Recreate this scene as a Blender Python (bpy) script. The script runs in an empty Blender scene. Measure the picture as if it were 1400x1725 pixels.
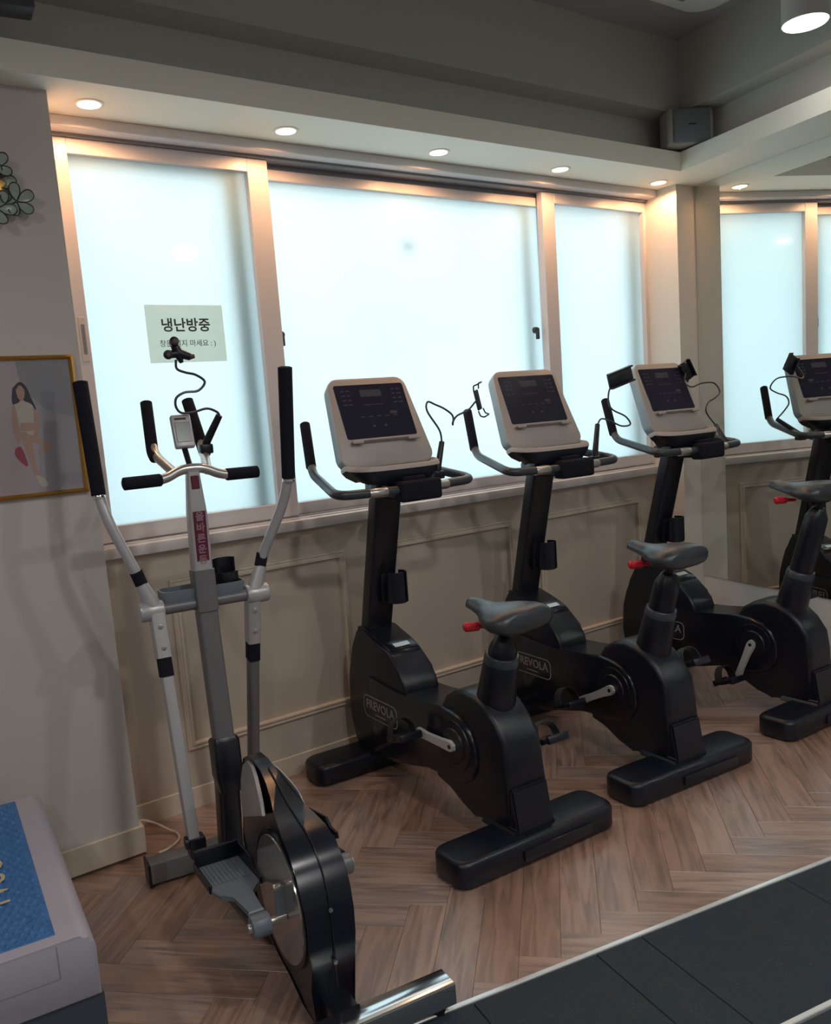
import bpy, bmesh, math, random
from mathutils import Vector, Matrix, Euler
random.seed(7)
PI = math.pi
S = bpy.context.scene
COL = S.collection

# ------------------------------------------------------------------ camera
yaw, pitch, roll = math.radians(34.11), math.radians(-8.10), math.radians(-4.41)
fwd = Vector((math.sin(yaw)*math.cos(pitch), math.cos(yaw)*math.cos(pitch), math.sin(pitch)))
rt = Vector((math.cos(yaw), -math.sin(yaw), 0.0)); up = rt.cross(fwd)
r2 = math.cos(roll)*rt + math.sin(roll)*up
u2 = -math.sin(roll)*rt + math.cos(roll)*up
cam_d = bpy.data.cameras.new('camera'); cam = bpy.data.objects.new('camera', cam_d); COL.objects.link(cam)
M3 = Matrix((r2, u2, -fwd)).transposed()
cam.matrix_world = Matrix.Translation((0, -2.988, 1.415)) @ M3.to_4x4()
cam_d.sensor_fit = 'VERTICAL'; cam_d.sensor_height = 36.0; cam_d.lens = 1433.0/1725.0*36.0
cam_d.shift_x = (700-664)/1725.0; cam_d.shift_y = (901-862.5)/1725.0
cam_d.clip_start = 0.02
S.camera = cam

# ------------------------------------------------------------------ world, lights, exposure
W = bpy.data.worlds.new('overcast_sky'); S.world = W; W.use_nodes = True
bg = W.node_tree.nodes['Background']; bg.inputs[0].default_value = (0.73, 0.93, 1.0, 1); bg.inputs[1].default_value = 2.28
S.view_settings.view_transform = 'Standard'; S.view_settings.look = 'None'
S.view_settings.exposure = 0.0; S.view_settings.gamma = 1.0; S.view_settings.use_curve_mapping = False
ROOM_LAMP_W = 12.5          # each cylinder lamp
DOWNLIGHT_W = 7.0          # each recessed downlight of the soffit

# ------------------------------------------------------------------ helpers
def link(o, parent=None):
    COL.objects.link(o)
    if parent is not None: o.parent = parent
    return o
def tag(o, label=None, cat=None, group=None, kind=None):
    if label: o['label'] = label
    if cat: o['category'] = cat
    if group: o['group'] = group
    if kind: o['kind'] = kind
    return o
def thing(name, label, cat, loc=(0,0,0), rz=0.0, group=None):
    o = bpy.data.objects.new(name, None); COL.objects.link(o)
    o.location = loc; o.rotation_euler = (0,0,rz); o.empty_display_size = 0.1
    return tag(o, label, cat, group)
def mk(name, bm, mat, parent=None, smooth=35):
    bmesh.ops.recalc_face_normals(bm, faces=bm.faces[:])
    me = bpy.data.meshes.new(name); bm.to_mesh(me); bm.free()
    if smooth:
        for p in me.polygons: p.use_smooth = True
        me.set_sharp_from_angle(angle=math.radians(smooth))
    me.materials.append(mat)
    return link(bpy.data.objects.new(name, me), parent)
def share(o, parent):
    c = o.copy(); return link(c, parent)
def box(bm, lo, hi, bev=0.0, seg=2, mat4=None):
    v = [bm.verts.new((x,y,z)) for x in (lo[0],hi[0]) for y in (lo[1],hi[1]) for z in (lo[2],hi[2])]
    F = [(0,1,3,2),(4,6,7,5),(0,4,5,1),(2,3,7,6),(0,2,6,4),(1,5,7,3)]
    fs = [bm.faces.new([v[i] for i in f]) for f in F]
    geom = list(v)
    if bev > 0:
        es = list({e for f in fs for e in f.edges})
        r = bmesh.ops.bevel(bm, geom=es, offset=bev, segments=seg, affect='EDGES', profile=0.5, clamp_overlap=True)
        geom = list({vv for f in r['faces'] for vv in f.verts} | {vv for vv in v if vv.is_valid})
    if mat4 is not None: bmesh.ops.transform(bm, matrix=mat4, verts=geom)
    return bm
def B(): return bmesh.new()
def bx(name, lo, hi, mat, parent=None, bev=0.0, seg=2, mat4=None):
    bm = B(); box(bm, lo, hi, bev, seg, mat4); return mk(name, bm, mat, parent)
def fillet(pts, r, n=6):
    pts = [Vector(p) for p in pts]; out = [pts[0]]
    for i in range(1, len(pts)-1):
        a, b, c = pts[i-1], pts[i], pts[i+1]
        d1 = (a-b); d2 = (c-b); rr = min(r, d1.length*.49, d2.length*.49)
        p, q = b+d1.normalized()*rr, b+d2.normalized()*rr
        for k in range(n+1):
            t = k/n; out.append(p.lerp(b, t).lerp(b.lerp(q, t), t))
    out.append(pts[-1]); return out
def spline(pts, n=8):
    P = [Vector(p) for p in pts]; P = [P[0]*2-P[1]]+P+[P[-1]*2-P[-2]]; out = []
    for i in range(1, len(P)-2):
        for k in range(n):
            t = k/n; a,b,c,d = P[i-1],P[i],P[i+1],P[i+2]
            out.append(0.5*((2*b)+(c-a)*t+(2*a-5*b+4*c-d)*t*t+(3*b-a-3*c+d)*t**3))
    out.append(P[-2]); return out
def tube(bm, pts, r, sides=12, sx=1.0, sy=1.0, upv=None, shape=None):
    """sweep along pts. r number or list. shape: list of 2D pts unit profile."""
    pts = [Vector(p) for p in pts]; n = len(pts)
    rs = r if isinstance(r, (list, tuple)) else [r]*n
    if shape is None: shape = [(math.cos(2*PI*k/sides)*sx, math.sin(2*PI*k/sides)*sy) for k in range(sides)]
    t0 = (pts[1]-pts[0]).normalized()
    ref = Vector(upv) if upv else (Vector((0,0,1)) if abs(t0.z) < .9 else Vector((0,1,0)))
    rings = []; nrm = (ref - t0*ref.dot(t0)).normalized()
    for i, p in enumerate(pts):
        if i == 0: t = t0
        elif i == n-1: t = (pts[i]-pts[i-1]).normalized()
        else: t = ((pts[i]-pts[i-1]).normalized()+(pts[i+1]-pts[i]).normalized()).normalized()
        nrm = (nrm - t*nrm.dot(t)).normalized(); bn = t.cross(nrm)
        rings.append([bm.verts.new(p + (nrm*a + bn*b)*rs[i]) for a, b in shape])
    m = len(shape)
    for i in range(n-1):
        for k in range(m): bm.faces.new((rings[i][k], rings[i][(k+1)%m], rings[i+1][(k+1)%m], rings[i+1][k]))
    bm.faces.new(rings[0][::-1]); bm.faces.new(rings[-1])
    return bm
def tb(name, pts, r, mat, parent=None, **k):
    bm = B(); tube(bm, pts, r, **k); return mk(name, bm, mat, parent)
def rrect(w, h, r, n=4):
    out = []
    for cx, cy, a0 in ((w-r,h-r,0),(-w+r,h-r,90),(-w+r,-h+r,180),(w-r,-h+r,270)):
        for k in range(n+1):
            a = math.radians(a0+90*k/n); out.append((cx+r*math.cos(a), cy+r*math.sin(a)))
    return out
def prism(bm, poly, f0, f1, bev=0.0, seg=2):
    """poly: list of 2D; f0,f1: functions (p,q)->3D for both ends."""
    a = [bm.verts.new(f0(*p)) for p in poly]; b = [bm.verts.new(f1(*p)) for p in poly]; n = len(poly)
    fa = bm.faces.new(a); fb = bm.faces.new(b[::-1])
    for k in range(n): bm.faces.new((a[k], b[k], b[(k+1)%n], a[(k+1)%n]))
    if bev > 0:
        es = list(fa.edges)+list(fb.edges)
        bmesh.ops.bevel(bm, geom=es, offset=bev, segments=seg, affect='EDGES', profile=0.5, clamp_overlap=True)
    return bm
def side(bm, poly, hw0, hw1, bev=0.0, seg=3):
    return prism(bm, poly, lambda p,q: (hw0,p,q), lambda p,q: (hw1,p,q), bev, seg)
def cyl(bm, p0, p1, r0, r1=None, sides=24, bev=0.0):
    r1 = r0 if r1 is None else r1
    if bev <= 0: return tube(bm, [p0, p1], [r0, r1], sides=sides)
    p0 = Vector(p0); p1 = Vector(p1); d = (p1-p0).normalized()
    return tube(bm, [p0, p0+d*bev*.3, p0+d*bev, p1-d*bev, p1-d*bev*.3, p1], [r0-bev, r0-bev*.3, r0, r1, r1-bev*.3, r1-bev], sides=sides)
def cy(name, p0, p1, r0, mat, parent=None, r1=None, sides=24, bev=0.0):
    bm = B(); cyl(bm, p0, p1, r0, r1, sides, bev); return mk(name, bm, mat, parent)
def loft(bm, rings, cap=True):
    R = [[bm.verts.new(p) for p in r] for r in rings]; m = len(R[0])
    for i in range(len(R)-1):
        for k in range(m): bm.faces.new((R[i][k], R[i][(k+1)%m], R[i+1][(k+1)%m], R[i+1][k]))
    if cap: bm.faces.new(R[0][::-1]); bm.faces.new(R[-1])
    return bm
def text(name, s, size, mat, parent, mat4, extrude=0.0004, bold=0.0, align='CENTER'):
    cu = bpy.data.curves.new(name, 'FONT'); cu.body = s; cu.size = size; cu.extrude = extrude
    cu.align_x = align; cu.align_y = 'CENTER'; cu.offset = bold; cu.resolution_u = 3
    o = bpy.data.objects.new(name+'_c', cu); COL.objects.link(o)
    me = bpy.data.meshes.new_from_object(o.evaluated_get(bpy.context.evaluated_depsgraph_get()))
    bpy.data.objects.remove(o); bpy.data.curves.remove(cu)
    me.name = name; me.materials.clear(); me.materials.append(mat)
    ob = bpy.data.objects.new(name, me); link(ob, parent); ob.location = mat4.to_translation(); ob.rotation_euler = mat4.to_euler()
    return ob
def frame4(origin, ex, ey):
    ex = Vector(ex).normalized(); ey = Vector(ey); ey = (ey-ex*ey.dot(ex)).normalized(); ez = ex.cross(ey)
    m = Matrix((ex, ey, ez)).transposed().to_4x4(); m.translation = Vector(origin); return m

# ------------------------------------------------------------------ materials
def mat(name, col, rough=.5, metal=0., spec=.5, noise=None, bump=None, coat=0., ior=None):
    m = bpy.data.materials.new(name); m.use_nodes = True; nt = m.node_tree; p = nt.nodes['Principled BSDF']
    p.inputs['Base Color'].default_value = (*col, 1); p.inputs['Roughness'].default_value = rough
    p.inputs['Metallic'].default_value = metal; p.inputs['Specular IOR Level'].default_value = spec
    p.inputs['Coat Weight'].default_value = coat
    tc = nt.nodes.new('ShaderNodeTexCoord')
    if noise:   # (scale, amount)
        n = nt.nodes.new('ShaderNodeTexNoise'); n.inputs['Scale'].default_value = noise[0]; n.inputs['Detail'].default_value = 4
        r = nt.nodes.new('ShaderNodeMapRange'); r.inputs['To Min'].default_value = 1-noise[1]; r.inputs['To Max'].default_value = 1+noise[1]
        mx = nt.nodes.new('ShaderNodeVectorMath'); mx.operation = 'SCALE'; mx.inputs[0].default_value = col
        nt.links.new(tc.outputs['Object'], n.inputs['Vector']); nt.links.new(n.outputs['Fac'], r.inputs['Value'])
        nt.links.new(r.outputs[0], mx.inputs['Scale']); nt.links.new(mx.outputs[0], p.inputs['Base Color'])
    if bump:    # (scale, strength)
        n = nt.nodes.new('ShaderNodeTexNoise'); n.inputs['Scale'].default_value = bump[0]; n.inputs['Detail'].default_value = 3
        b = nt.nodes.new('ShaderNodeBump'); b.inputs['Strength'].default_value = bump[1]; b.inputs['Distance'].default_value = .002
        nt.links.new(tc.outputs['Object'], n.inputs['Vector']); nt.links.new(n.outputs['Fac'], b.inputs['Height'])
        nt.links.new(b.outputs[0], p.inputs['Normal'])
    return m
def emis(name, col, s):
    m = bpy.data.materials.new(name); m.use_nodes = True; p = m.node_tree.nodes['Principled BSDF']
    p.inputs['Base Color'].default_value = (*col,1); p.inputs['Emission Color'].default_value = (*col,1)
    p.inputs['Emission Strength'].default_value = s; return m

M_wall = mat('painted_wall', (.59,.54,.505), .6, noise=(3,.03), bump=(60,.05))
M_pil = mat('pilaster_paint', (.70,.66,.60), .6, noise=(3,.03))
M_wains = mat('wainscot_paint', (.56,.475,.39), .55, noise=(2.5,.05))
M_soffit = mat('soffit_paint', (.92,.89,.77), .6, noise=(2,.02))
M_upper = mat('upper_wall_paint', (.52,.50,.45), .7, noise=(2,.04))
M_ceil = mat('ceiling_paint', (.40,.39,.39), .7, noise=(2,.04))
M_back = mat('far_room_paint', (.50,.48,.45), .7, noise=(1,.05))
M_outer = mat('outer_vinyl', (.50,.80,.86), .4, noise=(4,.02))
M_frame = mat('window_vinyl', (.72,.69,.70), .35, noise=(4,.02))
M_fdark = mat('window_groove', (.25,.25,.27), .5, noise=(8,.05))
M_sill = mat('sill_vinyl', (.66,.62,.60), .4, noise=(4,.02))
M_base = mat('baseboard_paint', (.64,.55,.45), .5, noise=(4,.03))
M_white = mat('white_panel', (.78,.79,.78), .35, noise=(3,.02))
M_black = mat('black_plastic', (.006,.008,.016), .33, spec=.5, noise=(14,.15), bump=(350,.25))
M_saddle = mat('saddle_vinyl', (.030,.036,.044), .36, spec=.7, noise=(40,.1), bump=(300,.2))
M_black2 = mat('black_gloss_plastic', (.008,.010,.018), .22, spec=.55, noise=(10,.1))
M_steelb = mat('black_painted_steel', (.008,.009,.015), .30, spec=.6, noise=(20,.1))
M_foam = mat('foam_grip', (.012,.012,.020), .85, spec=.2, noise=(200,.3), bump=(500,.6))
M_tube = mat('handlebar_coating', (.035,.045,.055), .32, spec=.6, noise=(30,.1))
M_chrome = mat('chrome', (.82,.83,.85), .12, metal=1.0, noise=(20,.03))
M_sat = mat('satin_metal', (.62,.60,.58), .28, metal=.9, noise=(60,.06))
M_crank = mat('crank_alloy', (.62,.62,.64), .30, metal=.35, noise=(60,.05))
M_silver = mat('silver_paint', (.50,.49,.51), .35, metal=.35, noise=(30,.04))
M_silverd = mat('grey_paint', (.17,.17,.175), .4, metal=.2, noise=(30,.05))
M_greypl = mat('grey_plastic', (.16,.19,.22), .38, noise=(40,.05))
M_face = mat('console_beige_grey', (.42,.38,.355), .42, noise=(60,.03))
M_shell = mat('console_shell_grey', (.30,.37,.42), .35, noise=(60,.03))
M_screen = mat('console_screen', (.022,.022,.042), .16, spec=.5, noise=(40,.05))
M_print = mat('console_print', (.05,.05,.07), .4, noise=(80,.1))
M_red = mat('red_plastic', (.55,.015,.03), .3, noise=(50,.05))
M_badge = mat('badge_line', (.24,.24,.24), .4, noise=(50,.05))
M_label = mat('silver_label', (.62,.66,.68), .3, metal=.3, noise=(200,.15))
M_panel = mat('grey_translucent_panel', (.30,.31,.32), .3, noise=(10,.05))
M_disc = mat('polished_disc', (.55,.50,.47), .16, metal=.8, noise=(6,.04))
M_maroon = mat('maroon_sticker', (.12,.012,.035), .5, noise=(40,.08))
M_pink = mat('pink_lettering', (.34,.20,.26), .5, noise=(40,.08))
M_gold = mat('gold_frame', (.75,.42,.10), .28, metal=.9, noise=(30,.1))
M_goldp = mat('gold_lettering', (.50,.42,.26), .5, noise=(60,.08))
M_lcd = mat('lcd_green', (.04,.07,.055), .25, noise=(30,.05))
M_rub = mat('rubber_foot', (.015,.015,.016), .8, noise=(100,.2))
M_tread = mat('treadmill_shell', (.38,.36,.42), .42, noise=(15,.03))
M_treadd = mat('treadmill_base', (.06,.075,.10), .45, noise=(30,.05))
M_cable = mat('ivory_cable', (.62,.52,.40), .5, noise=(40,.05))
M_acw = mat('ac_white', (.72,.72,.68), .4, noise=(20,.02))
M_spk = mat('speaker_grille', (.20,.225,.25), .6, noise=(300,.2), bump=(500,.5))
M_spkw = mat('speaker_side', (.42,.42,.38), .5, noise=(20,.03))
M_lampb = mat('lamp_body', (.62,.62,.60), .35, noise=(20,.03))
M_strip = mat('aluminium_strip', (.88,.90,.89), .22, metal=.45, noise=(40,.04))
M_brown = mat('brown_cap', (.10,.05,.035), .5, noise=(30,.1))
M_ink = mat('ink', (.035,.045,.045), .6, noise=(60,.1))
M_dark = mat('dark_bracket', (.05,.05,.06), .5, noise=(30,.1))
M_trim_dark = mat('dark_metal', (.10,.10,.10), .4, metal=.6, noise=(30,.1))
E_down = emis('downlight_lens', (1.0,.84,.58), 3.0)
E_spot = emis('spot_lens', (1.0,.98,.94), 9.0)

# frosted glass: light scatters through, weak gloss
M_glass = bpy.data.materials.new('frosted_glass'); M_glass.use_nodes = True; nt = M_glass.node_tree; nt.nodes.clear()
o_ = nt.nodes.new('ShaderNodeOutputMaterial'); tr = nt.nodes.new('ShaderNodeBsdfTranslucent'); gl = nt.nodes.new('ShaderNodeBsdfGlossy')
df = nt.nodes.new('ShaderNodeBsdfDiffuse'); m1 = nt.nodes.new('ShaderNodeMixShader'); m2 = nt.nodes.new('ShaderNodeMixShader'); fr = nt.nodes.new('ShaderNodeFresnel')
tc = nt.nodes.new('ShaderNodeTexCoord'); nz = nt.nodes.new('ShaderNodeTexNoise'); nz.inputs['Scale'].default_value = 1.2; nz.inputs['Detail'].default_value = 1
mr = nt.nodes.new('ShaderNodeMapRange'); mr.inputs['To Min'].default_value = .90; mr.inputs['To Max'].default_value = 1.0
vm = nt.nodes.new('ShaderNodeVectorMath'); vm.operation = 'SCALE'; vm.inputs[0].default_value = (.95,.985,.985)
nt.links.new(tc.outputs['Object'], nz.inputs['Vector']); nt.links.new(nz.outputs['Fac'], mr.inputs['Value'])
nt.links.new(mr.outputs[0], vm.inputs['Scale']); nt.links.new(vm.outputs[0], tr.inputs['Color'])
df.inputs['Color'].default_value = (.6,.7,.7,1); gl.inputs['Roughness'].default_value = .08; fr.inputs['IOR'].default_value = 1.18
m1.inputs[0].default_value = .06
nt.links.new(tr.outputs[0], m1.inputs[1]); nt.links.new(df.outputs[0], m1.inputs[2])
nt.links.new(fr.outputs[0], m2.inputs[0]); nt.links.new(m1.outputs[0], m2.inputs[1]); nt.links.new(gl.outputs[0], m2.inputs[2])
nt.links.new(m2.outputs[0], o_.inputs[0])
# backlit paper
M_paper = bpy.data.materials.new('paper'); M_paper.use_nodes = True; nt = M_paper.node_tree; nt.nodes.clear()
o_ = nt.nodes.new('ShaderNodeOutputMaterial'); tr = nt.nodes.new('ShaderNodeBsdfTranslucent'); df = nt.nodes.new('ShaderNodeBsdfDiffuse'); m1 = nt.nodes.new('ShaderNodeMixShader')
nz = nt.nodes.new('ShaderNodeTexNoise'); nz.inputs['Scale'].default_value = 6; mc = nt.nodes.new('ShaderNodeMixRGB')
mc.inputs[1].default_value = (.80,.80,.74,1); mc.inputs[2].default_value = (.86,.84,.77,1)
nt.links.new(nz.outputs['Fac'], mc.inputs[0]); nt.links.new(mc.outputs[0], tr.inputs[0]); nt.links.new(mc.outputs[0], df.inputs[0])
m1.inputs[0].default_value = .12
nt.links.new(tr.outputs[0], m1.inputs[1]); nt.links.new(df.outputs[0], m1.inputs[2]); nt.links.new(m1.outputs[0], o_.inputs[0])
# mirror
M_mirror = mat('mirror_silver', (.80,.84,.82), .01, metal=1.0)
# wood planks: tone per plank, grain along local x
M_wood = bpy.data.materials.new('wood_plank'); M_wood.use_nodes = True; nt = M_wood.node_tree; p = nt.nodes['Principled BSDF']
oi = nt.nodes.new('ShaderNodeObjectInfo'); tc = nt.nodes.new('ShaderNodeTexCoord'); mp = nt.nodes.new('ShaderNodeMapping')
mp.inputs['Scale'].default_value = (2.2, 22, 1); cmb = nt.nodes.new('ShaderNodeCombineXYZ'); mul = nt.nodes.new('ShaderNodeMath'); mul.operation = 'MULTIPLY'; mul.inputs[1].default_value = 37.0
nt.links.new(oi.outputs['Random'], mul.inputs[0]); nt.links.new(mul.outputs[0], cmb.inputs['X']); nt.links.new(mul.outputs[0], cmb.inputs['Y']); nt.links.new(cmb.outputs[0], mp.inputs['Location'])
nt.links.new(tc.outputs['Object'], mp.inputs['Vector'])
nz = nt.nodes.new('ShaderNodeTexNoise'); nz.inputs['Scale'].default_value = 1.6; nz.inputs['Detail'].default_value = 6; nz.inputs['Distortion'].default_value = 1.2
nt.links.new(mp.outputs[0], nz.inputs['Vector'])
r1 = nt.nodes.new('ShaderNodeValToRGB'); e = r1.color_ramp.elements
e[0].position = 0; e[0].color = (.285,.165,.115,1); e[1].position = 1; e[1].color = (.375,.270,.225,1)
x = e.new(.35); x.color = (.345,.210,.155,1); x = e.new(.62); x.color = (.30,.210,.170,1); x = e.new(.85); x.color = (.385,.250,.190,1)
nt.links.new(oi.outputs['Random'], r1.inputs[0])
r2_ = nt.nodes.new('ShaderNodeValToRGB'); e = r2_.color_ramp.elements; e[0].position = .30; e[0].color = (.50,.46,.46,1); e[1].position = .60; e[1].color = (1.28,1.25,1.24,1)
nt.links.new(nz.outputs['Fac'], r2_.inputs[0])
mx = nt.nodes.new('ShaderNodeMixRGB'); mx.blend_type = 'MULTIPLY'; mx.inputs[0].default_value = .85
nt.links.new(r1.outputs[0], mx.inputs[1]); nt.links.new(r2_.outputs[0], mx.inputs[2]); nt.links.new(mx.outputs[0], p.inputs['Base Color'])
p.inputs['Roughness'].default_value = .40; p.inputs['Specular IOR Level'].default_value = .9; p.inputs['Coat Weight'].default_value = 1.0; p.inputs['Coat Roughness'].default_value = .30; p.inputs['Coat IOR'].default_value = 1.6
b = nt.nodes.new('ShaderNodeBump'); b.inputs['Strength'].default_value = .25; b.inputs['Distance'].default_value = .001
nt.links.new(nz.outputs['Fac'], b.inputs['Height']); nt.links.new(b.outputs[0], p.inputs['Normal'])
# speckled rubber
M_rubber = bpy.data.materials.new('speckled_rubber'); M_rubber.use_nodes = True; nt = M_rubber.node_tree; p = nt.nodes['Principled BSDF']
tc = nt.nodes.new('ShaderNodeTexCoord'); vz = nt.nodes.new('ShaderNodeTexVoronoi'); vz.inputs['Scale'].default_value = 130
nt.links.new(tc.outputs['Object'], vz.inputs['Vector'])
rp = nt.nodes.new('ShaderNodeValToRGB'); e = rp.color_ramp.elements; e[0].position = .10; e[0].color = (.12,.14,.15,1); e[1].position = .17; e[1].color = (.026,.036,.046,1)
nt.links.new(vz.outputs['Distance'], rp.inputs[0])
wn = nt.nodes.new('ShaderNodeTexNoise'); wn.inputs['Scale'].default_value = 25; nt.links.new(tc.outputs['Object'], wn.inputs['Vector'])
mx = nt.nodes.new('ShaderNodeMixRGB'); mx.inputs[2].default_value = (.020,.036,.048,1)
rr = nt.nodes.new('ShaderNodeMapRange'); rr.inputs['From Min'].default_value = .45; rr.inputs['From Max'].default_value = .6
nt.links.new(wn.outputs['Fac'], rr.inputs['Value']); nt.links.new(rr.outputs[0], mx.inputs[0]); nt.links.new(rp.outputs[0], mx.inputs[1])
nt.links.new(mx.outputs[0], p.inputs['Base Color']); p.inputs['Roughness'].default_value = .6; p.inputs['Specular IOR Level'].default_value = .3
b = nt.nodes.new('ShaderNodeBump'); b.inputs['Strength'].default_value = .3; b.inputs['Distance'].default_value = .001
nt.links.new(vz.outputs['Distance'], b.inputs['Height']); nt.links.new(b.outputs[0], p.inputs['Normal'])
# dimpled blue mat
M_blue = bpy.data.materials.new('blue_dimpled_mat'); M_blue.use_nodes = True; nt = M_blue.node_tree; p = nt.nodes['Principled BSDF']
tc = nt.nodes.new('ShaderNodeTexCoord'); nz = nt.nodes.new('ShaderNodeTexNoise'); nz.inputs['Scale'].default_value = 60
cr = nt.nodes.new('ShaderNodeValToRGB'); e = cr.color_ramp.elements; e[0].position=.3; e[0].color = (.020,.11,.30,1); e[1].position=.7; e[1].color = (.045,.17,.42,1)
nt.links.new(tc.outputs['Object'], nz.inputs['Vector']); nt.links.new(nz.outputs['Fac'], cr.inputs[0]); nt.links.new(cr.outputs[0], p.inputs['Base Color'])
p.inputs['Roughness'].default_value = .38

# ------------------------------------------------------------------ room shell
ZS = 2.448; ZF = 2.534; ZU = 2.705; ZC = 3.026
MR = -0.188                                   # right wall turns away from square by this much
mo = Vector((3.95, -0.15, 0)); md = Vector((math.sin(MR), -math.cos(MR), 0))   # along the mirror, towards the room
mn = Vector((-math.cos(MR), -math.sin(MR), 0))                                  # out of the mirror
def MP(s, n, z): return mo + md*s + mn*n + Vector((0,0,z))
def mslab(bm, s0, s1, n0, n1, z0, z1):
    vs = [bm.verts.new(MP(s,n,z)) for s in (s0,s1) for n in (n0,n1) for z in (z0,z1)]
    for f in [(0,1,3,2),(4,6,7,5),(0,4,5,1),(2,3,7,6),(0,2,6,4),(1,5,7,3)]: bm.faces.new([vs[i] for i in f])
def struct(o): o['kind'] = 'structure'; return o

floor = struct(bx('floor', (-2.7,-6.2,-.12), (4.6,.5,0.0), M_fdark))
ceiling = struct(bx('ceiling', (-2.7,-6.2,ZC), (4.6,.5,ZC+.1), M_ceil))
wall_back = B(); box(wall_back, (.72,0,0), (4.2,.30,.992)); box(wall_back, (-2.7,.02,ZS), (4.3,.30,ZF)); box(wall_back, (3.868,-.02,.992), (4.2,.30,ZS)); box(wall_back,(.70,-.02,.992),(.775,.30,ZS))
wall_back = struct(mk('wall_back', wall_back, M_wains, smooth=0))
wl = struct(bx('wall_left_pilaster', (-2.7,-.214,0), (.749,.34,ZS), M_wall)); wl.name = 'wall_front_left'
struct(bx('wall_left', (-2.8,-6.2,0), (-2.7,.5,ZC), M_back))
struct(bx('wall_front', (-2.7,-6.3,0), (4.6,-6.2,ZC), M_back))
bm = B(); mslab(bm, -.35, 6.3, -.25, 0, 0, ZF)
wall_right = struct(mk('wall_right', bm, M_white, smooth=0))
pil = struct(bx('wall_right_pilaster', (3.797,-.15,0), (4.0,.05,ZS), M_pil)); pil.name = 'wall_corner'
# soffit box with fascia, its return along the mirror, slot and upper walls
def xr(y, off): # x on line parallel to the mirror, offset off into the room, at y
    # point mo+md*s+mn*off with y
    s = (mo.y+mn.y*off-y)/math.cos(MR); return (mo+md*s+mn*off).x
YF = -.32; OFF = .305
def lpoly(bm, off, yy, z0, z1, x0=-2.7, yend=-6.2, outer=0.02):
    """L-shaped slab: band at the window wall plus return along the mirror wall."""
    pl = [(x0,yy),(xr(yy,off),yy),(xr(yend,off),yend),(xr(yend,-outer)+.3,yend),(4.5,.3),(x0,.3)]
    prism(bm, pl, lambda a,b: (a,b,z0), lambda a,b: (a,b,z1))
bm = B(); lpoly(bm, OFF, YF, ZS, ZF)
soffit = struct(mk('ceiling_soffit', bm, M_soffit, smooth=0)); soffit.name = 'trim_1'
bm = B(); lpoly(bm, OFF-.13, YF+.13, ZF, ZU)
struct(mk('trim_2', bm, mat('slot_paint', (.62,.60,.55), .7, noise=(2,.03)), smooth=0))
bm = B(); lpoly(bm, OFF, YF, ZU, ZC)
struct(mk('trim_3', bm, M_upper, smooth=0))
# baseboards
bm = B(); box(bm, (.749,-.012,0), (3.797,0.0,.084), .003, 1)
struct(mk('baseboard_back', bm, M_base))
bm = B(); box(bm, (-2.7,-.228,0.012), (.763,-.2135,.107), .003, 1); box(bm, (.748,-.2135,.012), (.7625,-.0125,.1065), .001, 1)
struct(mk('baseboard_left', bm, M_base))
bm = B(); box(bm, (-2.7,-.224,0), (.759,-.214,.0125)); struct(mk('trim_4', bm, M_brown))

# wainscot picture-frame mouldings
def moulding(x0, x1, z0, z1):
    bm = B(); prof = [(0,0),(0,.010),(.005,.014),(.010,.010),(.014,.010),(.019,.018),(.025,.018),(.029,.008),(.029,0)]
    cs = [(x0,z0,1,1),(x1,z0,-1,1),(x1,z1,-1,-1),(x0,z1,1,-1)]
    R = [[bm.verts.new((cx+sx*a, -b, cz+sz*a)) for a,b in prof] for cx,cz,sx,sz in cs]
    for i in range(4):
        for k in range(len(prof)-1): bm.faces.new((R[i][k],R[(i+1)%4][k],R[(i+1)%4][k+1],R[i][k+1]))
    return mk('panel_moulding', bm, M_base, wall_back, smooth=25)
for x0 in (1.021, 1.946, 2.867): moulding(x0, x0+.744, .228, .877)

# ------------------------------------------------------------------ window
WX0, WX1 = .775, 3.868
def ring(bm, x0, x1, z0, z1, wl_, wr_, wb, wt, y0, y1, bev=.002):
    box(bm, (x0,y0,z0), (x0+wl_,y1,z1), bev, 1); box(bm, (x1-wr_,y0,z0), (x1,y1,z1), bev, 1)
    box(bm, (x0+wl_-.001,y0,z0), (x1-wr_+.001,y1,z0+wb), bev, 1); box(bm, (x0+wl_-.001,y0,z1-wt), (x1-wr_+.001,y1,z1), bev, 1)
bm = B()
box(bm, (WX0,-.032,2.414), (WX1,.20,ZS), .002, 1); box(bm, (WX0,-.0,1.0), (WX1,.20,1.034)); box(bm, (WX0,.02,1.0), (.79,.20,2.42)); box(bm, (3.868,-.01,1.0), (3.88,.20,2.42))
window = struct(mk('window_1', bm, M_frame))
sill = bx('window_sill', (.749,-.045,.992), (3.797,.045,1.030), M_sill, window, .003, 2)
bx('frame_groove_shade', (WX0,.10,2.36), (WX1,.19,2.4145), M_fdark, window)  # dark filler: shade of the gap above the centre sash put into colour
bx('frame_gap_shade', (WX0,.030,2.4045), (WX1,.10,2.4145), M_fdark, window)  # dark strip painting in the shadow line between header and sashes
bx('frame_track', (WX0,.035,1.0335), (WX1,.10,1.037), M_fdark, window)
def sash(x0, x1, z0, z1, gx0, gx1, gz0, gz1, y0, y1, yg):
    bm = B(); ring(bm, x0, x1, z0, z1, gx0-x0, x1-gx1, gz0-z0, z1-gz1, y0, y1)
    s = mk('sash', bm, M_frame, window)
    bx('glass_pane', (gx0-.004,yg,gz0-.004), (gx1+.004,yg+.006,gz1+.004), M_glass, s)
    return s
sL = sash(.79, 1.602, 1.038, 2.4045, .861, 1.517, 1.096, 2.354, .045, .083, .0705)
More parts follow.
